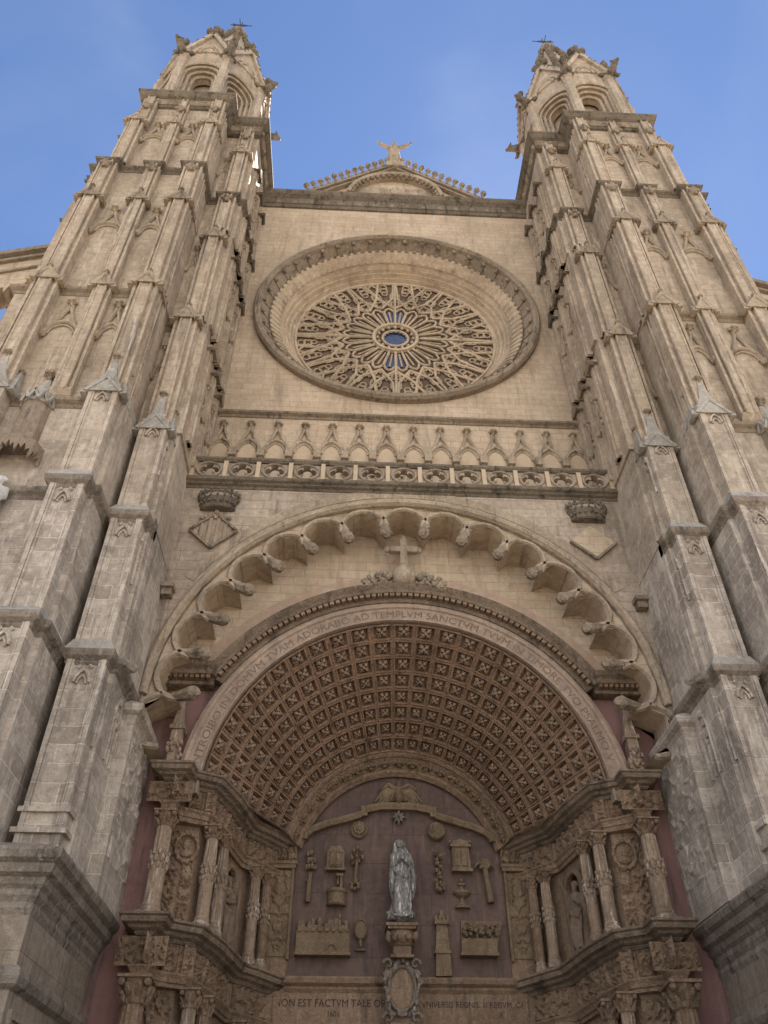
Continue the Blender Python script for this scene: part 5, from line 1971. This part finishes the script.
def robed_figure(mb, base, H, yaw=0.0, pose='pray', beard=False, veil=False, seed=0, lean=0.0, globe=False):
    """a standing draped figure of height H, feet at base, facing -y turned by yaw"""
    rng = random.Random(seed)
    bx, by, bz = base
    cy_, sy_ = cos(yaw), sin(yaw)

    def T(x, y, z):
        x += lean*H*0.06*sin(z/H*pi*1.15)          # gentle sway of the body
        return (bx + x*cy_ - y*sy_, by + x*sy_ + y*cy_, bz + z)
    h = H
    secs = [(0.0, .135, .115, 0), (0.03, .14, .118, 0), (0.12, .128, .105, 0), (0.25, .122, .098, -.004), (0.36, .125, .10, -.01), (0.46, .122, .095, -.008), (0.53, .113, .085, 0),
            (0.60, .098, .072, .004), (0.66, .100, .076, .002), (0.72, .116, .080, -.002), (0.78, .124, .074, 0), (0.815, .105, .060, .004), (0.835, .060, .046, .004), (0.86, .036, .038, 0), (0.885, .036, .038, -.002)]
    rings = []
    n = 40
    ph = rng.uniform(0, 6)
    for (z, rx, ry, oy) in secs:
        ring = []
        fold = max(0.0, 1 - z/0.6)
        for i in range(n):
            a = 2*pi*i/n
            k = 1 + 0.17*fold*sin(9*a + ph + z*5) + 0.10*fold*sin(5*a - z*7 + ph) + 0.03*sin(13*a + z*15 + ph)*(1 if z < 0.78 else 0)
            ring.append(T(h*rx*k*cos(a), h*(ry*k*sin(a) + oy), h*z))
        rings.append(ring)
    mb.loft(rings)
    # forward knee under the cloth
    mb.tube([T(-.05*h, -.05*h, .50*h), T(-.065*h, -.115*h, .30*h), T(-.07*h, -.085*h, .05*h)], [.055*h, .058*h, .05*h], 10)
    # head: face, nose, chin, ears
    hz = 0.935*h
    mb.blob(T(0, -.006*h, hz), (.049*h, .056*h, .068*h), 14, 10)
    mb.blob(T(0, -.030*h, hz - .034*h), (.030*h, .030*h, .032*h), 10, 7)
    mb.tube([T(0, -.055*h, hz + .012*h), T(0, -.068*h, hz - .012*h)], [.007*h, .011*h], 6)
    for q in (-1, 1):
        mb.blob(T(q*.02*h, -.052*h, hz + .020*h), (.014*h, .008*h, .006*h), 6, 4)
        mb.blob(T(q*.05*h, .0, hz), (.008*h, .014*h, .019*h), 6, 4)
    if beard:
        mb.blob(T(0, -.040*h, hz - .06*h), (.034*h, .03*h, .045*h), 10, 7, 0.2, seed)
        for i in range(9):
            a = pi*i/8
            mb.blob(T(.05*h*cos(a), .018*h, hz + .02*h + .045*h*sin(a)), (.026*h, .04*h, .026*h), 6, 5, 0.3, i)
    else:
        for i in range(9):
            a = pi*i/8
            mb.blob(T(.048*h*cos(a), .022*h, hz - .01*h + .055*h*sin(a)), (.022*h, .045*h, .026*h), 6, 5, 0.2, i)
    if veil:
        for q in (-1, 1):
            mb.tube([T(q*.03*h, .01*h, hz + .06*h), T(q*.062*h, .015*h, hz - .01*h), T(q*.085*h, .02*h, .82*h), T(q*.125*h, .02*h, .70*h), T(q*.150*h, .03*h, .52*h), T(q*.150*h, .035*h, .34*h), T(q*.13*h, .03*h, .2*h)],
                    [.02*h, .027*h, .034*h, .040*h, .044*h, .038*h, .012*h], 8)
            mb.tube([T(q*.135*h, -.03*h, .60*h), T(q*.155*h, -.035*h, .47*h), T(q*.135*h, -.02*h, .30*h)], [.03*h, .033*h, .012*h], 7)
    # mantle swept across the body
    mb.tube([T(-.125*h, -.03*h, .62*h), T(-.06*h, -.10*h, .50*h), T(.05*h, -.115*h, .46*h), T(.10*h, -.07*h, .60*h)], [.03*h, .034*h, .03*h, .02*h], 8)
    for k in range(4):
        x0 = .08*h - k*.035*h
        mb.tube([T(x0 + .02*h, -.085*h, .52*h - k*.02*h), T(x0 - .01*h, -.118*h, .30*h), T(x0 - .03*h, -.11*h, .04*h)], [.012*h, .024*h, .022*h], 6)
    for k in range(3):
        mb.tube([T(-.11*h, -.07*h, .43*h - k*.045*h), T(-.05*h, -.14*h, .385*h - k*.04*h), T(.02*h, -.11*h, .42*h - k*.03*h)], [.010*h, .022*h, .011*h], 6)

    def hand(p, d, u, side):
        p, d, u = Vector(p), Vector(d).normalized(), Vector(u).normalized()
        L = .052*h
        w = d.cross(u)
        mb.tube([p, p + d*L*0.9], [.017*h, .02*h], 8)
        for f in range(4):
            o = (f - 1.5)*.0085*h
            ln_ = (0.85, 1.0, 0.95, 0.75)[f]*L*0.85
            mb.tube([p + d*L*0.85 + u*o, p + d*(L*0.85 + ln_*0.55) + u*o + w*0.003*h, p + d*(L*0.85 + ln_) + u*o + w*.010*h*side], [.0058*h, .0054*h, .0042*h], 5)
        mb.tube([p + d*L*0.2 + u*.016*h, p + d*L*0.7 + u*.03*h, p + d*L*1.05 + u*.032*h], [.008*h, .007*h, .005*h], 5)

    def arm(sh, el, wr):
        mb.tube([T(*[h*c for c in sh]), T(*[h*c for c in el])], [.047*h, .042*h], 9)
        mb.tube([T(*[h*c for c in el]), T(*[h*c for c in wr])], [.044*h, .026*h], 9)
        mb.blob(T(*[h*c for c in el]), (.044*h,)*3, 8, 6)
    if pose == 'pray':
        for q in (-1, 1):
            arm((q*.105, .0, .79), (q*.130, -.045, .64), (q*.028, -.115, .70))
            hand(T(q*.018*h, -.118*h, .705*h), Vector(T(q*.002*h, -.128*h, .80*h)) - Vector(T(q*.018*h, -.118*h, .705*h)), (0, -1, 0.2), q)
    elif pose == 'book':
        arm((-.105, .0, .79), (-.135, -.03, .63), (-.06, -.12, .62))
        hand(T(-.05*h, -.125*h, .62*h), (0.8, -0.2, 0.5), (0, 0, 1), 1)
        arm((.105, .0, .79), (.145, -.02, .64), (.095, -.13, .74))
        hand(T(.09*h, -.135*h, .75*h), (-0.3, -0.2, 1), (1, 0, 0), -1)
        c = Vector(T(-.01*h, -.14*h, .655*h))
        mb.box(c.x - .055*h, c.x + .055*h, c.y - .02*h, c.y + .02*h, c.z - .075*h, c.z + .075*h)
    elif pose == 'raise':
        for q in (-1, 1):
            k = 1.0 if q > 0 else 0.82
            arm((q*.10, .0, .79), (q*.22, -.02, .85), (q*(.29 + .05*k), -.03, .85 + .13*k))
            hand(T(q*(.29 + .05*k)*h, -.03*h, (.85 + .13*k)*h), (q*0.45, 0, 1), (1, 0, 0), q)
    elif pose == 'low':
        arm((-.105, .0, .79), (-.14, -.01, .63), (-.10, -.09, .55))
        hand(T(-.095*h, -.095*h, .55*h), (0.5, -0.4, -0.4), (0, 0, 1), 1)
        arm((.105, .0, .79), (.145, -.02, .64), (.06, -.115, .66))
        hand(T(.055*h, -.12*h, .66*h), (-0.8, -0.2, 0.3), (0, 0, 1), -1)
        mb.tube([T(-.1*h, -.11*h, .58*h), T(-.16*h, -.12*h, .98*h)], .012*h, 6)
    if globe:
        mb.blob((bx, by + 0.02, bz - 0.03), (.17*h, .12*h, .075*h), 16, 8, 0.12, 3)
        for i in range(9):
            a = pi + pi*i/8
            mb.blob((bx + .165*h*cos(a), by + .11*h*sin(a), bz + rng.uniform(-.04, .03)*h), (.04*h, .04*h, .035*h), 7, 5, 0.2, i)
        # crescent horns
        for q in (-1, 1):
            mb.tube([(bx, by - .14*h, bz - .035*h), (bx + q*.10*h, by - .13*h, bz - .02*h), (bx + q*.17*h, by - .10*h, bz + .03*h)], [.02*h, .018*h, .004*h], 6)


mb = MB()
robed_figure(mb, (0, 3.45, 8.66), 2.36, 0.0, 'pray', veil=True, seed=2, lean=0.5, globe=True)
mary = remeshed(mb, 'statue', 'statue', 0.015, 0)
tag(mary, 'streaked marble statue of a veiled woman praying on the pedestal before the tympanum', 'statue')

mb = MB()
robed_figure(mb, (0, -0.1, 52.6), 3.3, 0.0, 'raise', seed=5)
mb.box(-0.6, 0.6, -0.5, 0.5, 51.95, 52.7)
gs = remeshed(mb, 'statue', 'carved', 0.06, 1)
tag(gs, 'weathered stone statue with raised arms on the gable peak', 'statue')

mb = MB()
robed_figure(mb, (12.78, -5.72, 16.2), 2.45, 0.0, 'book', seed=9, beard=True)
ns = remeshed(mb, 'statue', 'white', 0.03, 1)
for v in ns.data.vertices:
    v.co.x = -v.co.x
ns.data.flip_normals()
tag(ns, 'white stone statue under the toothed canopy on the tower front', 'statue')
if True:
    ns2 = ns.copy()
    ns2.data = ns.data.copy()
    for v in ns2.data.vertices:
        v.co.x = -v.co.x
    ns2.data.flip_normals()

for sg, pose, seed, lab in ((-1, 'book', 12, 'dark stone saint in the portal niche on the side of the city relief'), (1, 'low', 15, 'dark stone saint in the portal niche on the side of the garden relief')):
    mb = MB()
    base = (sg*5.38, 2.18, 7.40)
    yaw = -sg*0.75
    robed_figure(mb, base, 1.98, yaw, pose, seed=seed, beard=True)
    mb.lathe([(0.30, 7.15), (0.30, 7.38), (0.1, 7.42)], base[0], base[1], 12)
    st_ = remeshed(mb, 'statue', 'darkfig', 0.025, 1)
    tag(st_, lab, 'statue', 'saints in the portal niches')

# ------------------------------------------------------------------ low reliefs on the tympanum
YF = 4.05


def relief(name, label, mb, mat='relief', cat='relief'):
    mb.v = [(x, YF - (YF - y)*1.6, z) for x, y, z in mb.v]
    o = mb.build(name, mat)
    tag(o, label, cat, 'carved emblems on the tympanum')
    return o


# eagle-like bird spread under the arch
e = MB()
e.blob((0, YF - 0.12, 12.72), (0.16, 0.14, 0.33), 10, 8)
e.tube([(0, YF - 0.15, 12.95), (0.01, YF - 0.2, 13.08), (0.03, YF - 0.24, 13.18)], [0.09, 0.075, 0.085], 7)
e.tube([(0.03, YF - 0.28, 13.18), (0.03, YF - 0.4, 13.14)], [0.05, 0.015], 5)
for q in (-1, 1):
    for k in range(8):
        a = radians(14 + k*13)
        r0, r1 = 0.12, 0.70 - 0.02*k
        p0 = (q*(0.08 + 0.28*k/7), YF - 0.1, 12.95 + 0.05*sin(k))
        L_ = 0.42 + 0.05*k*(1 - k/9)
        e.tube([p0, (p0[0] + q*0.06 + q*0.30*k/7*0.6, YF - 0.09, p0[2] - L_*0.45), (p0[0] + q*0.10 + q*0.38*k/7, YF - 0.05, p0[2] - L_)], [0.07, 0.085, 0.04], 6)
    e.tube([(q*0.05, YF - 0.12, 12.9), (q*0.35, YF - 0.13, 13.06), (q*0.62, YF - 0.1, 12.9)], [0.08, 0.09, 0.06], 7)
    e.tube([(q*0.04, YF - 0.1, 12.45), (q*0.08, YF - 0.1, 12.28)], [0.05, 0.03], 5)
relief('eagle_relief', 'tan carved bird with spread wings above the scroll ribbon', e)

# ribbon scroll in steps
r_ = MB()
rp_ = [(-3.22, 11.24), (-2.95, 11.50), (-2.5, 11.68), (-2.05, 11.80), (-1.62, 11.92), (-1.28, 12.04)]
for (pts, wdt) in ((rp_[:4], 0.24), (rp_[3:], 0.24), ([(-1.16, 12.20), (-0.6, 12.32), (0.0, 12.33), (0.6, 12.32), (1.14, 12.20)], 0.25), ([(-x, z) for x, z in rp_[3:]][::-1], 0.24), ([(-x, z) for x, z in rp_[:4]][::-1], 0.24)):
    rings = []
    for x, z in pts:
        rings.append([(x, YF - 0.14, z - wdt/2), (x, YF - 0.18, z), (x, YF - 0.14, z + wdt/2), (x, YF + 0.0, z + wdt/2), (x, YF + 0.0, z - wdt/2)])
    r_.loft(rings)
for q in (-1, 1):
    r_.box(*sorted((q*1.10, q*1.32)), YF - 0.16, YF, 11.96, 12.30)
    r_.tube([(q*3.22, YF - 0.12, 11.12), (q*3.22, YF - 0.12, 11.36)], 0.1, 8)
relief('ribbon_relief', 'long stepped stone scroll ribbon curving under the bird', r_)

# star
s_ = MB()
for k in range(8):
    a = 2*pi*k/8
    L_ = 0.30 if k % 2 == 0 else 0.24
    c = (0, YF - 0.11, 11.95)
    s_.tube([(0, YF - 0.12, 11.95), (L_*0.5*sin(a), YF - 0.10, 11.95 + L_*0.5*cos(a)), (L_*sin(a), YF - 0.06, 11.95 + L_*cos(a))], [0.06, 0.05, 0.012], 5)
s_.blob((0, YF - 0.12, 11.95), (0.08, 0.07, 0.08), 8, 6)
relief('star_relief', 'small pale stone star above the praying woman', s_, 'silver')

# sun disc
d_ = MB()
d_.arc([(0.0, YF), (0.29, YF), (0.30, YF - 0.05), (0.26, YF - 0.09), (0.20, YF - 0.08), (0.18, YF - 0.13), (0.1, YF - 0.15), (0.0, YF - 0.16)], -1.38, 11.52, 0, 2*pi, 28, full=True)
for k in range(16):
    a = 2*pi*k/16
    d_.tube([(-1.38 + 0.19*sin(a), YF - 0.1, 11.52 + 0.19*cos(a)), (-1.38 + 0.27*sin(a), YF - 0.08, 11.52 + 0.27*cos(a))], [0.022, 0.008], 4)
d_.blob((-1.38, YF - 0.15, 11.52), (0.1, 0.05, 0.1), 8, 6)
relief('sun_relief', 'round stone disc with ringed face beside the star', d_)

# moon
m_ = MB()
m_.arc([(0.0, YF), (0.31, YF), (0.32, YF - 0.06), (0.28, YF - 0.10), (0.0, YF - 0.08)], 1.30, 11.5, 0, 2*pi, 28, full=True)
for i in range(10):
    a = radians(120 + 190*i/9)
    m_.blob((1.30 + 0.25*sin(a), YF - 0.1, 11.5 + 0.25*cos(a)), (0.07, 0.07, 0.07), 6, 5)
m_.tube([(1.12, YF - 0.1, 11.66), (1.08, YF - 0.16, 11.56), (1.14, YF - 0.12, 11.44)], [0.04, 0.06, 0.04], 6)
relief('moon_relief', 'round stone moon with a face in profile beside the star', m_)

# small temple door
t_ = MB()
t_.box(-2.44, -1.86, YF - 0.16, YF, 10.18, 10.74)
t_.prism_y([(-2.44, 10.74), (-1.86, 10.74), (-2.0, 10.92), (-2.3, 10.92)], YF - 0.14, YF)
t_.box(-2.48, -1.82, YF - 0.2, YF, 10.12, 10.2)
t_.box(-2.34, -1.96, YF - 0.19, YF - 0.1, 10.24, 10.68)
for x in (-2.25, -2.05):
    t_.box(x - 0.07, x + 0.07, YF - 0.21, YF - 0.1, 10.28, 10.64)
t_.box(-2.40, -1.90, YF - 0.19, YF, 10.70, 10.76)
relief('gate_relief', 'small carved closed temple door with hipped top above the well', t_)

# flower stem
f_ = MB()
f_.tube([(-1.47, YF - 0.07, 9.75), (-1.45, YF - 0.08, 10.2), (-1.42, YF - 0.08, 10.5)], [0.075, 0.06, 0.05], 7)
for k, (x, z, r) in enumerate(((-1.62, 10.55, 0.09), (-1.55, 10.78, 0.08), (-1.42, 10.88, 0.08), (-1.30, 10.8, 0.08), (-1.25, 10.58, 0.09), (-1.45, 10.62, 0.09), (-1.36, 10.45, 0.06), (-1.58, 10.38, 0.06))):
    f_.blob((x, YF - 0.1, z), (r*0.8, 0.07, r), 7, 5, 0.3, k)
    f_.tube([(-1.43, YF - 0.06, 10.42), (x, YF - 0.08, z)], 0.03, 4)
for k in range(6):
    a = 2*pi*k/6
    f_.blob((-1.48 + 0.12*sin(a), YF - 0.07, 9.68 + 0.1*cos(a)), (0.075, 0.06, 0.07), 6, 5, 0.3, k)
relief('rose_relief', 'carved branching rose stem with leafy root beside the temple door', f_)

# lily bunch
l_ = MB()
l_.tube([(-3.02, YF - 0.08, 9.15), (-3.0, YF - 0.09, 9.6), (-2.97, YF - 0.09, 10.05)], [0.085, 0.075, 0.06], 7)
for k in range(13):
    a = radians(-38 + 76*(k % 5)/4)
    z = 10.02 + 0.14*(k//5) + 0.1
    l_.blob((-2.97 + 0.22*sin(a) + 0.02*(k % 3), YF - 0.1, z + 0.14*cos(a) + 0.08*(k//5)), (0.06, 0.06, 0.095), 6, 5, 0.3, k)
l_.tube([(-2.95, YF - 0.08, 10.3), (-2.84, YF - 0.08, 10.62)], [0.05, 0.03], 5)
l_.tube([(-3.0, YF - 0.08, 9.75), (-3.12, YF - 0.08, 9.85)], [0.035, 0.03], 5)
relief('flower_relief', 'carved bunch of blossoms on a cut stalk at the city side edge', l_)

# well
w_ = MB()
rings = []
for (r, z) in ((0.31, 9.06), (0.34, 9.10), (0.31, 9.14), (0.31, 9.42), (0.35, 9.47), (0.35, 9.55), (0.28, 9.56)):
    rings.append([(-2.08 + r*cos(pi + pi*i/14), YF + 0.02 + 0.8*r*sin(pi + pi*i/14), z) for i in range(15)])
w_.loft(rings)
w_.box(-1.98, -1.90, YF - 0.16, YF, 9.5, 10.0)
w_.box(-2.10, -1.88, YF - 0.18, YF, 9.94, 10.02)
w_.tube([(-2.04, YF - 0.12, 9.95), (-2.05, YF - 0.12, 9.75)], 0.03, 5)
w_.blob((-2.05, YF - 0.12, 9.72), (0.055, 0.05, 0.06), 6, 5)
relief('well_relief', 'round carved well drum with a hoist post under the temple door', w_)

# city
c_ = MB()
c_.box(-3.30, -1.62, YF - 0.20, YF, 7.62, 8.28)
c_.box(-3.34, -1.58, YF - 0.23, YF, 7.58, 7.66)
rng = random.Random(3)
for k in range(15):
    x = -3.22 + k*0.106
    h_ = rng.uniform(0.2, 0.52)
    w2 = rng.uniform(0.04, 0.065)
    c_.box(x - w2, x + w2, YF - rng.uniform(0.1, 0.17), YF, 8.2, 8.2 + h_)
    if k % 3 == 0:
        c_.loft([[(x - w2, YF - 0.14, 8.2 + h_), (x + w2, YF - 0.14, 8.2 + h_), (x + w2, YF, 8.2 + h_), (x - w2, YF, 8.2 + h_)], [(x - 0.01, YF - 0.06, 8.36 + h_), (x + 0.01, YF - 0.06, 8.36 + h_), (x + 0.01, YF - 0.04, 8.36 + h_), (x - 0.01, YF - 0.04, 8.36 + h_)]])
for k in range(8):
    x = -3.2 + k*0.215
    c_.box(x - 0.06, x + 0.06, YF - 0.24, YF - 0.1, 8.24, 8.34)
c_.arc([(0.13, YF - 0.19), (0.13, YF - 0.23), (0.17, YF - 0.23), (0.17, YF - 0.19)], -2.18, 7.74, -pi/2, pi/2, 10)
relief('city_relief', 'wide carved block of a walled city with many towers', c_)

# hand mirror
g_ = MB()
rings = [[(-1.27 + k*0.21*cos(2*pi*i/24), y, 8.36 + k*0.30*sin(2*pi*i/24)) for i in range(24)] for k, y in ((1, YF), (1.04, YF - 0.09), (0.9, YF - 0.13), (0.8, YF - 0.10))]
g_.loft(rings)
g_.tube([(-1.27, YF - 0.07, 8.08), (-1.27, YF - 0.08, 7.96), (-1.27, YF - 0.07, 7.84)], [0.05, 0.07, 0.05], 7)
rings = [[(-1.27 + r*cos(pi + pi*i/10), YF + 0.5*r*sin(pi + pi*i/10), z) for i in range(11)] for r, z in ((0.18, 7.76), (0.19, 7.8), (0.08, 7.86))]
g_.loft(rings)
relief('mirror_relief', 'carved oval mirror on a small foot beside the walled city', g_)

# rose chain
h_ = MB()
h_.tube([(1.34, YF - 0.06, 9.66), (1.26, YF - 0.07, 9.95), (1.36, YF - 0.07, 10.3), (1.26, YF - 0.06, 10.74)], 0.035, 5)
for k in range(11):
    z = 9.6 + k*0.115
    x = 1.31 + 0.09*sin(k*2.3)
    h_.blob((x, YF - 0.1, z), (0.085, 0.08, 0.075), 7, 5, 0.35, k)
for k in range(6):
    a = 2*pi*k/6
    h_.blob((1.36 + 0.13*sin(a), YF - 0.09, 9.68 + 0.11*cos(a)), (0.075, 0.07, 0.07), 6, 5, 0.3, k)
relief('garland_relief', 'carved upright garland of lilies beside the praying woman', h_)

# tabernacle door
k_ = MB()
k_.prism_y([(1.80, 10.22), (2.42, 10.22), (2.36, 11.0), (1.80, 11.0)], YF - 0.15, YF)
k_.box(1.76, 2.46, YF - 0.2, YF, 10.14, 10.24)
k_.prism_y([(1.78, 11.0), (2.40, 11.0), (2.34, 11.14), (2.09, 11.2), (1.84, 11.14)], YF - 0.17, YF)
k_.box(1.74, 2.44, YF - 0.19, YF, 10.94, 11.02)
for q in (1.75, 2.42):
    k_.blob((q, YF - 0.12, 11.12), (0.06, 0.06, 0.06), 6, 5)
for x in (1.96, 2.2):
    k_.box(x - 0.09, x + 0.09, YF - 0.18, YF - 0.1, 10.32, 10.86)
relief('tabernacle_relief', 'carved double door with curved pediment above the fountain', k_)

# palm
p_ = MB()
p_.tube([(3.0, YF - 0.08, 9.2), (2.94, YF - 0.09, 9.8), (2.88, YF - 0.1, 10.32)], [0.12, 0.105, 0.09], 8)
for k in range(9):
    a = radians(-80 + 160*k/8)
    p_.tube([(2.87, YF - 0.1, 10.3), (2.87 + 0.2*sin(a), YF - 0.13, 10.40 + 0.17*cos(a)), (2.87 + 0.36*sin(a), YF - 0.1, 10.34 + 0.22*cos(a) - 0.1*abs(sin(a)))], [0.05, 0.06, 0.025], 5)
for k in range(5):
    p_.blob((2.74 + 0.07*k, YF - 0.15, 10.28 + 0.03*sin(k*2)), (0.055, 0.05, 0.06), 6, 5)
relief('palm_relief', 'carved palm tree with drooping fronds by the jamb', p_)

# fountain
n_ = MB()
if True:
    rings = [[(2.07 + rr*cos(pi + pi*i/12), YF + 0.6*rr*sin(pi + pi*i/12), z) for i in range(13)] for rr, z in ((0.26, 9.04), (0.27, 9.1), (0.12, 9.16), (0.07, 9.24), (0.07, 9.36), (0.2, 9.42), (0.29, 9.5), (0.30, 9.56), (0.1, 9.54), (0.07, 9.62), (0.07, 9.72), (0.14, 9.76), (0.15, 9.82), (0.04, 9.84))]
    n_.loft(rings)
n_.blob((2.07, YF - 0.06, 9.9), (0.06, 0.05, 0.07), 7, 5)
relief('fountain_relief', 'carved two-bowl fountain below the double door', n_)

# tall tower
o_ = MB()
o_.prism_y([(1.08, 7.04), (1.58, 7.04), (1.55, 7.68), (1.11, 7.68)], YF - 0.2, YF)
o_.prism_y([(1.10, 7.72), (1.54, 7.72), (1.50, 8.52), (1.16, 8.52)], YF - 0.18, YF)
o_.box(1.06, 1.58, YF - 0.23, YF, 7.66, 7.74)
o_.box(1.10, 1.56, YF - 0.23, YF, 8.5, 8.62)
for x in (1.15, 1.27, 1.39, 1.51):
    o_.box(x - 0.04, x + 0.04, YF - 0.22, YF - 0.1, 8.62, 8.74)
o_.prism_y([(1.26, 8.62), (1.42, 8.62), (1.38, 8.94), (1.30, 8.94)], YF - 0.15, YF)
relief('tower_relief', 'tall narrow carved tower with battlements near the pedestal', o_)

# garden
q_ = MB()
q_.prism_y([(1.92, 7.66), (3.04, 7.66), (3.32, 8.62), (3.26, 8.66), (1.98, 8.66)], YF - 0.07, YF)
q_.box(1.92, 3.04, YF - 0.24, YF, 7.66, 8.08)
q_.box(1.88, 3.08, YF - 0.27, YF, 7.6, 7.68)
rng = random.Random(8)
for k in range(22):
    q_.blob((rng.uniform(2.02, 2.62), YF - 0.15, rng.uniform(8.18, 8.52)), (0.075, 0.08, 0.07), 6, 5, 0.35, k)
for k in range(14):
    q_.blob((rng.uniform(2.78, 3.12), YF - 0.15, rng.uniform(8.18, 8.52)), (0.07, 0.08, 0.07), 6, 5, 0.35, k)
for x in (2.2, 2.45, 2.9):
    q_.tube([(x, YF - 0.14, 8.05), (x, YF - 0.14, 8.3)], 0.035, 5)
relief('garden_relief', 'carved walled garden with leafy shrubs next to the tall tower', q_)

# ------------------------------------------------------------------ crowned shields on the spandrels
for sg in (-1, 1):
    if sg < 0:
        lab = 'carved crowned diamond shield with vertical bars above the arch'
    else:
        lab = 'carved crowned plain diamond shield above the arch'
    cst = thing('coat_of_arms', lab, 'coat of arms', (sg*7.05, -1.45, 20.5), 'crowned shields over the great arch')
    xs, zs = 7.0, 20.22
    sh = MB(sg)
    sh.prism_y([(xs, zs - 0.80), (xs + 0.86, zs), (xs, zs + 0.80), (xs - 0.86, zs)], -1.51, -1.44)
    sf = MB(sg)
    for (a, b_) in (((xs - 0.86, zs), (xs, zs - 0.80)), ((xs, zs - 0.80), (xs + 0.86, zs))) + ((((xs - 0.86, zs), (xs, zs + 0.80)), ((xs, zs + 0.80), (xs + 0.86, zs))) if sg < 0 else ()):
        sf.bar((a[0], -1.54, a[1]), (b_[0], -1.54, b_[1]), 0.09, 0.12)
    if sg < 0:
        for k in range(4):
            x = xs - 0.42 + k*0.28
            hgt = 0.72 - abs(x - xs)*0.93
            sh.box(x - 0.06, x + 0.06, -1.56, -1.47, zs - hgt, zs + hgt)
    sho = sh.build('shield', 'wall' if sg > 0 else 'carved', cst)
    sf.build('shield_frame', 'string', sho)
    cw = MB(sg)
    rings = []
    for (r, z) in ((0.52, 21.20), (0.60, 21.24), (0.60, 21.32), (0.57, 21.36), (0.62, 21.54), (0.66, 21.60), (0.70, 21.66), (0.66, 21.70)):
        rings.append([(xs + r*1.1*cos(pi + pi*i/14), -1.45 + 0.62*r*sin(pi + pi*i/14), z) for i in range(15)])
    cw.loft(rings)
    for k in range(9):
        a = pi + pi*(k + 0.5)/9
        x, y = xs + 0.76*cos(a), -1.45 + 0.44*sin(a)
        cw.tube([(x, y, 21.66), (x, y - 0.02, 21.88)], [0.05, 0.03], 5)
        for dx, dz in ((-0.08, 21.86), (0.08, 21.86), (0, 21.98)):
            cw.blob((x + dx*abs(sin(a)), y - 0.03, dz), (0.065, 0.06, 0.07), 6, 4)
        cw.blob((xs + 0.66*cos(a + 0.1), -1.45 + 0.40*sin(a + 0.1) - 0.03, 21.46), (0.06, 0.05, 0.06), 6, 4)
    cw.build('crown', 'sooty', cst)
    if sg < 0:
        pb = MB(sg)
        pb.tube([(xs, -1.49, 21.18), (xs, -1.49, 20.78)], 0.1, 6)
        for k in range(8):
            pb.blob((xs + 0.5*(k - 3.5)/3.5, -1.55, 20.93 - 0.03*abs(k - 3.5)), (0.09, 0.07, 0.08), 6, 4, 0.3, k)
        pb.build('mantling', 'carved', cst)
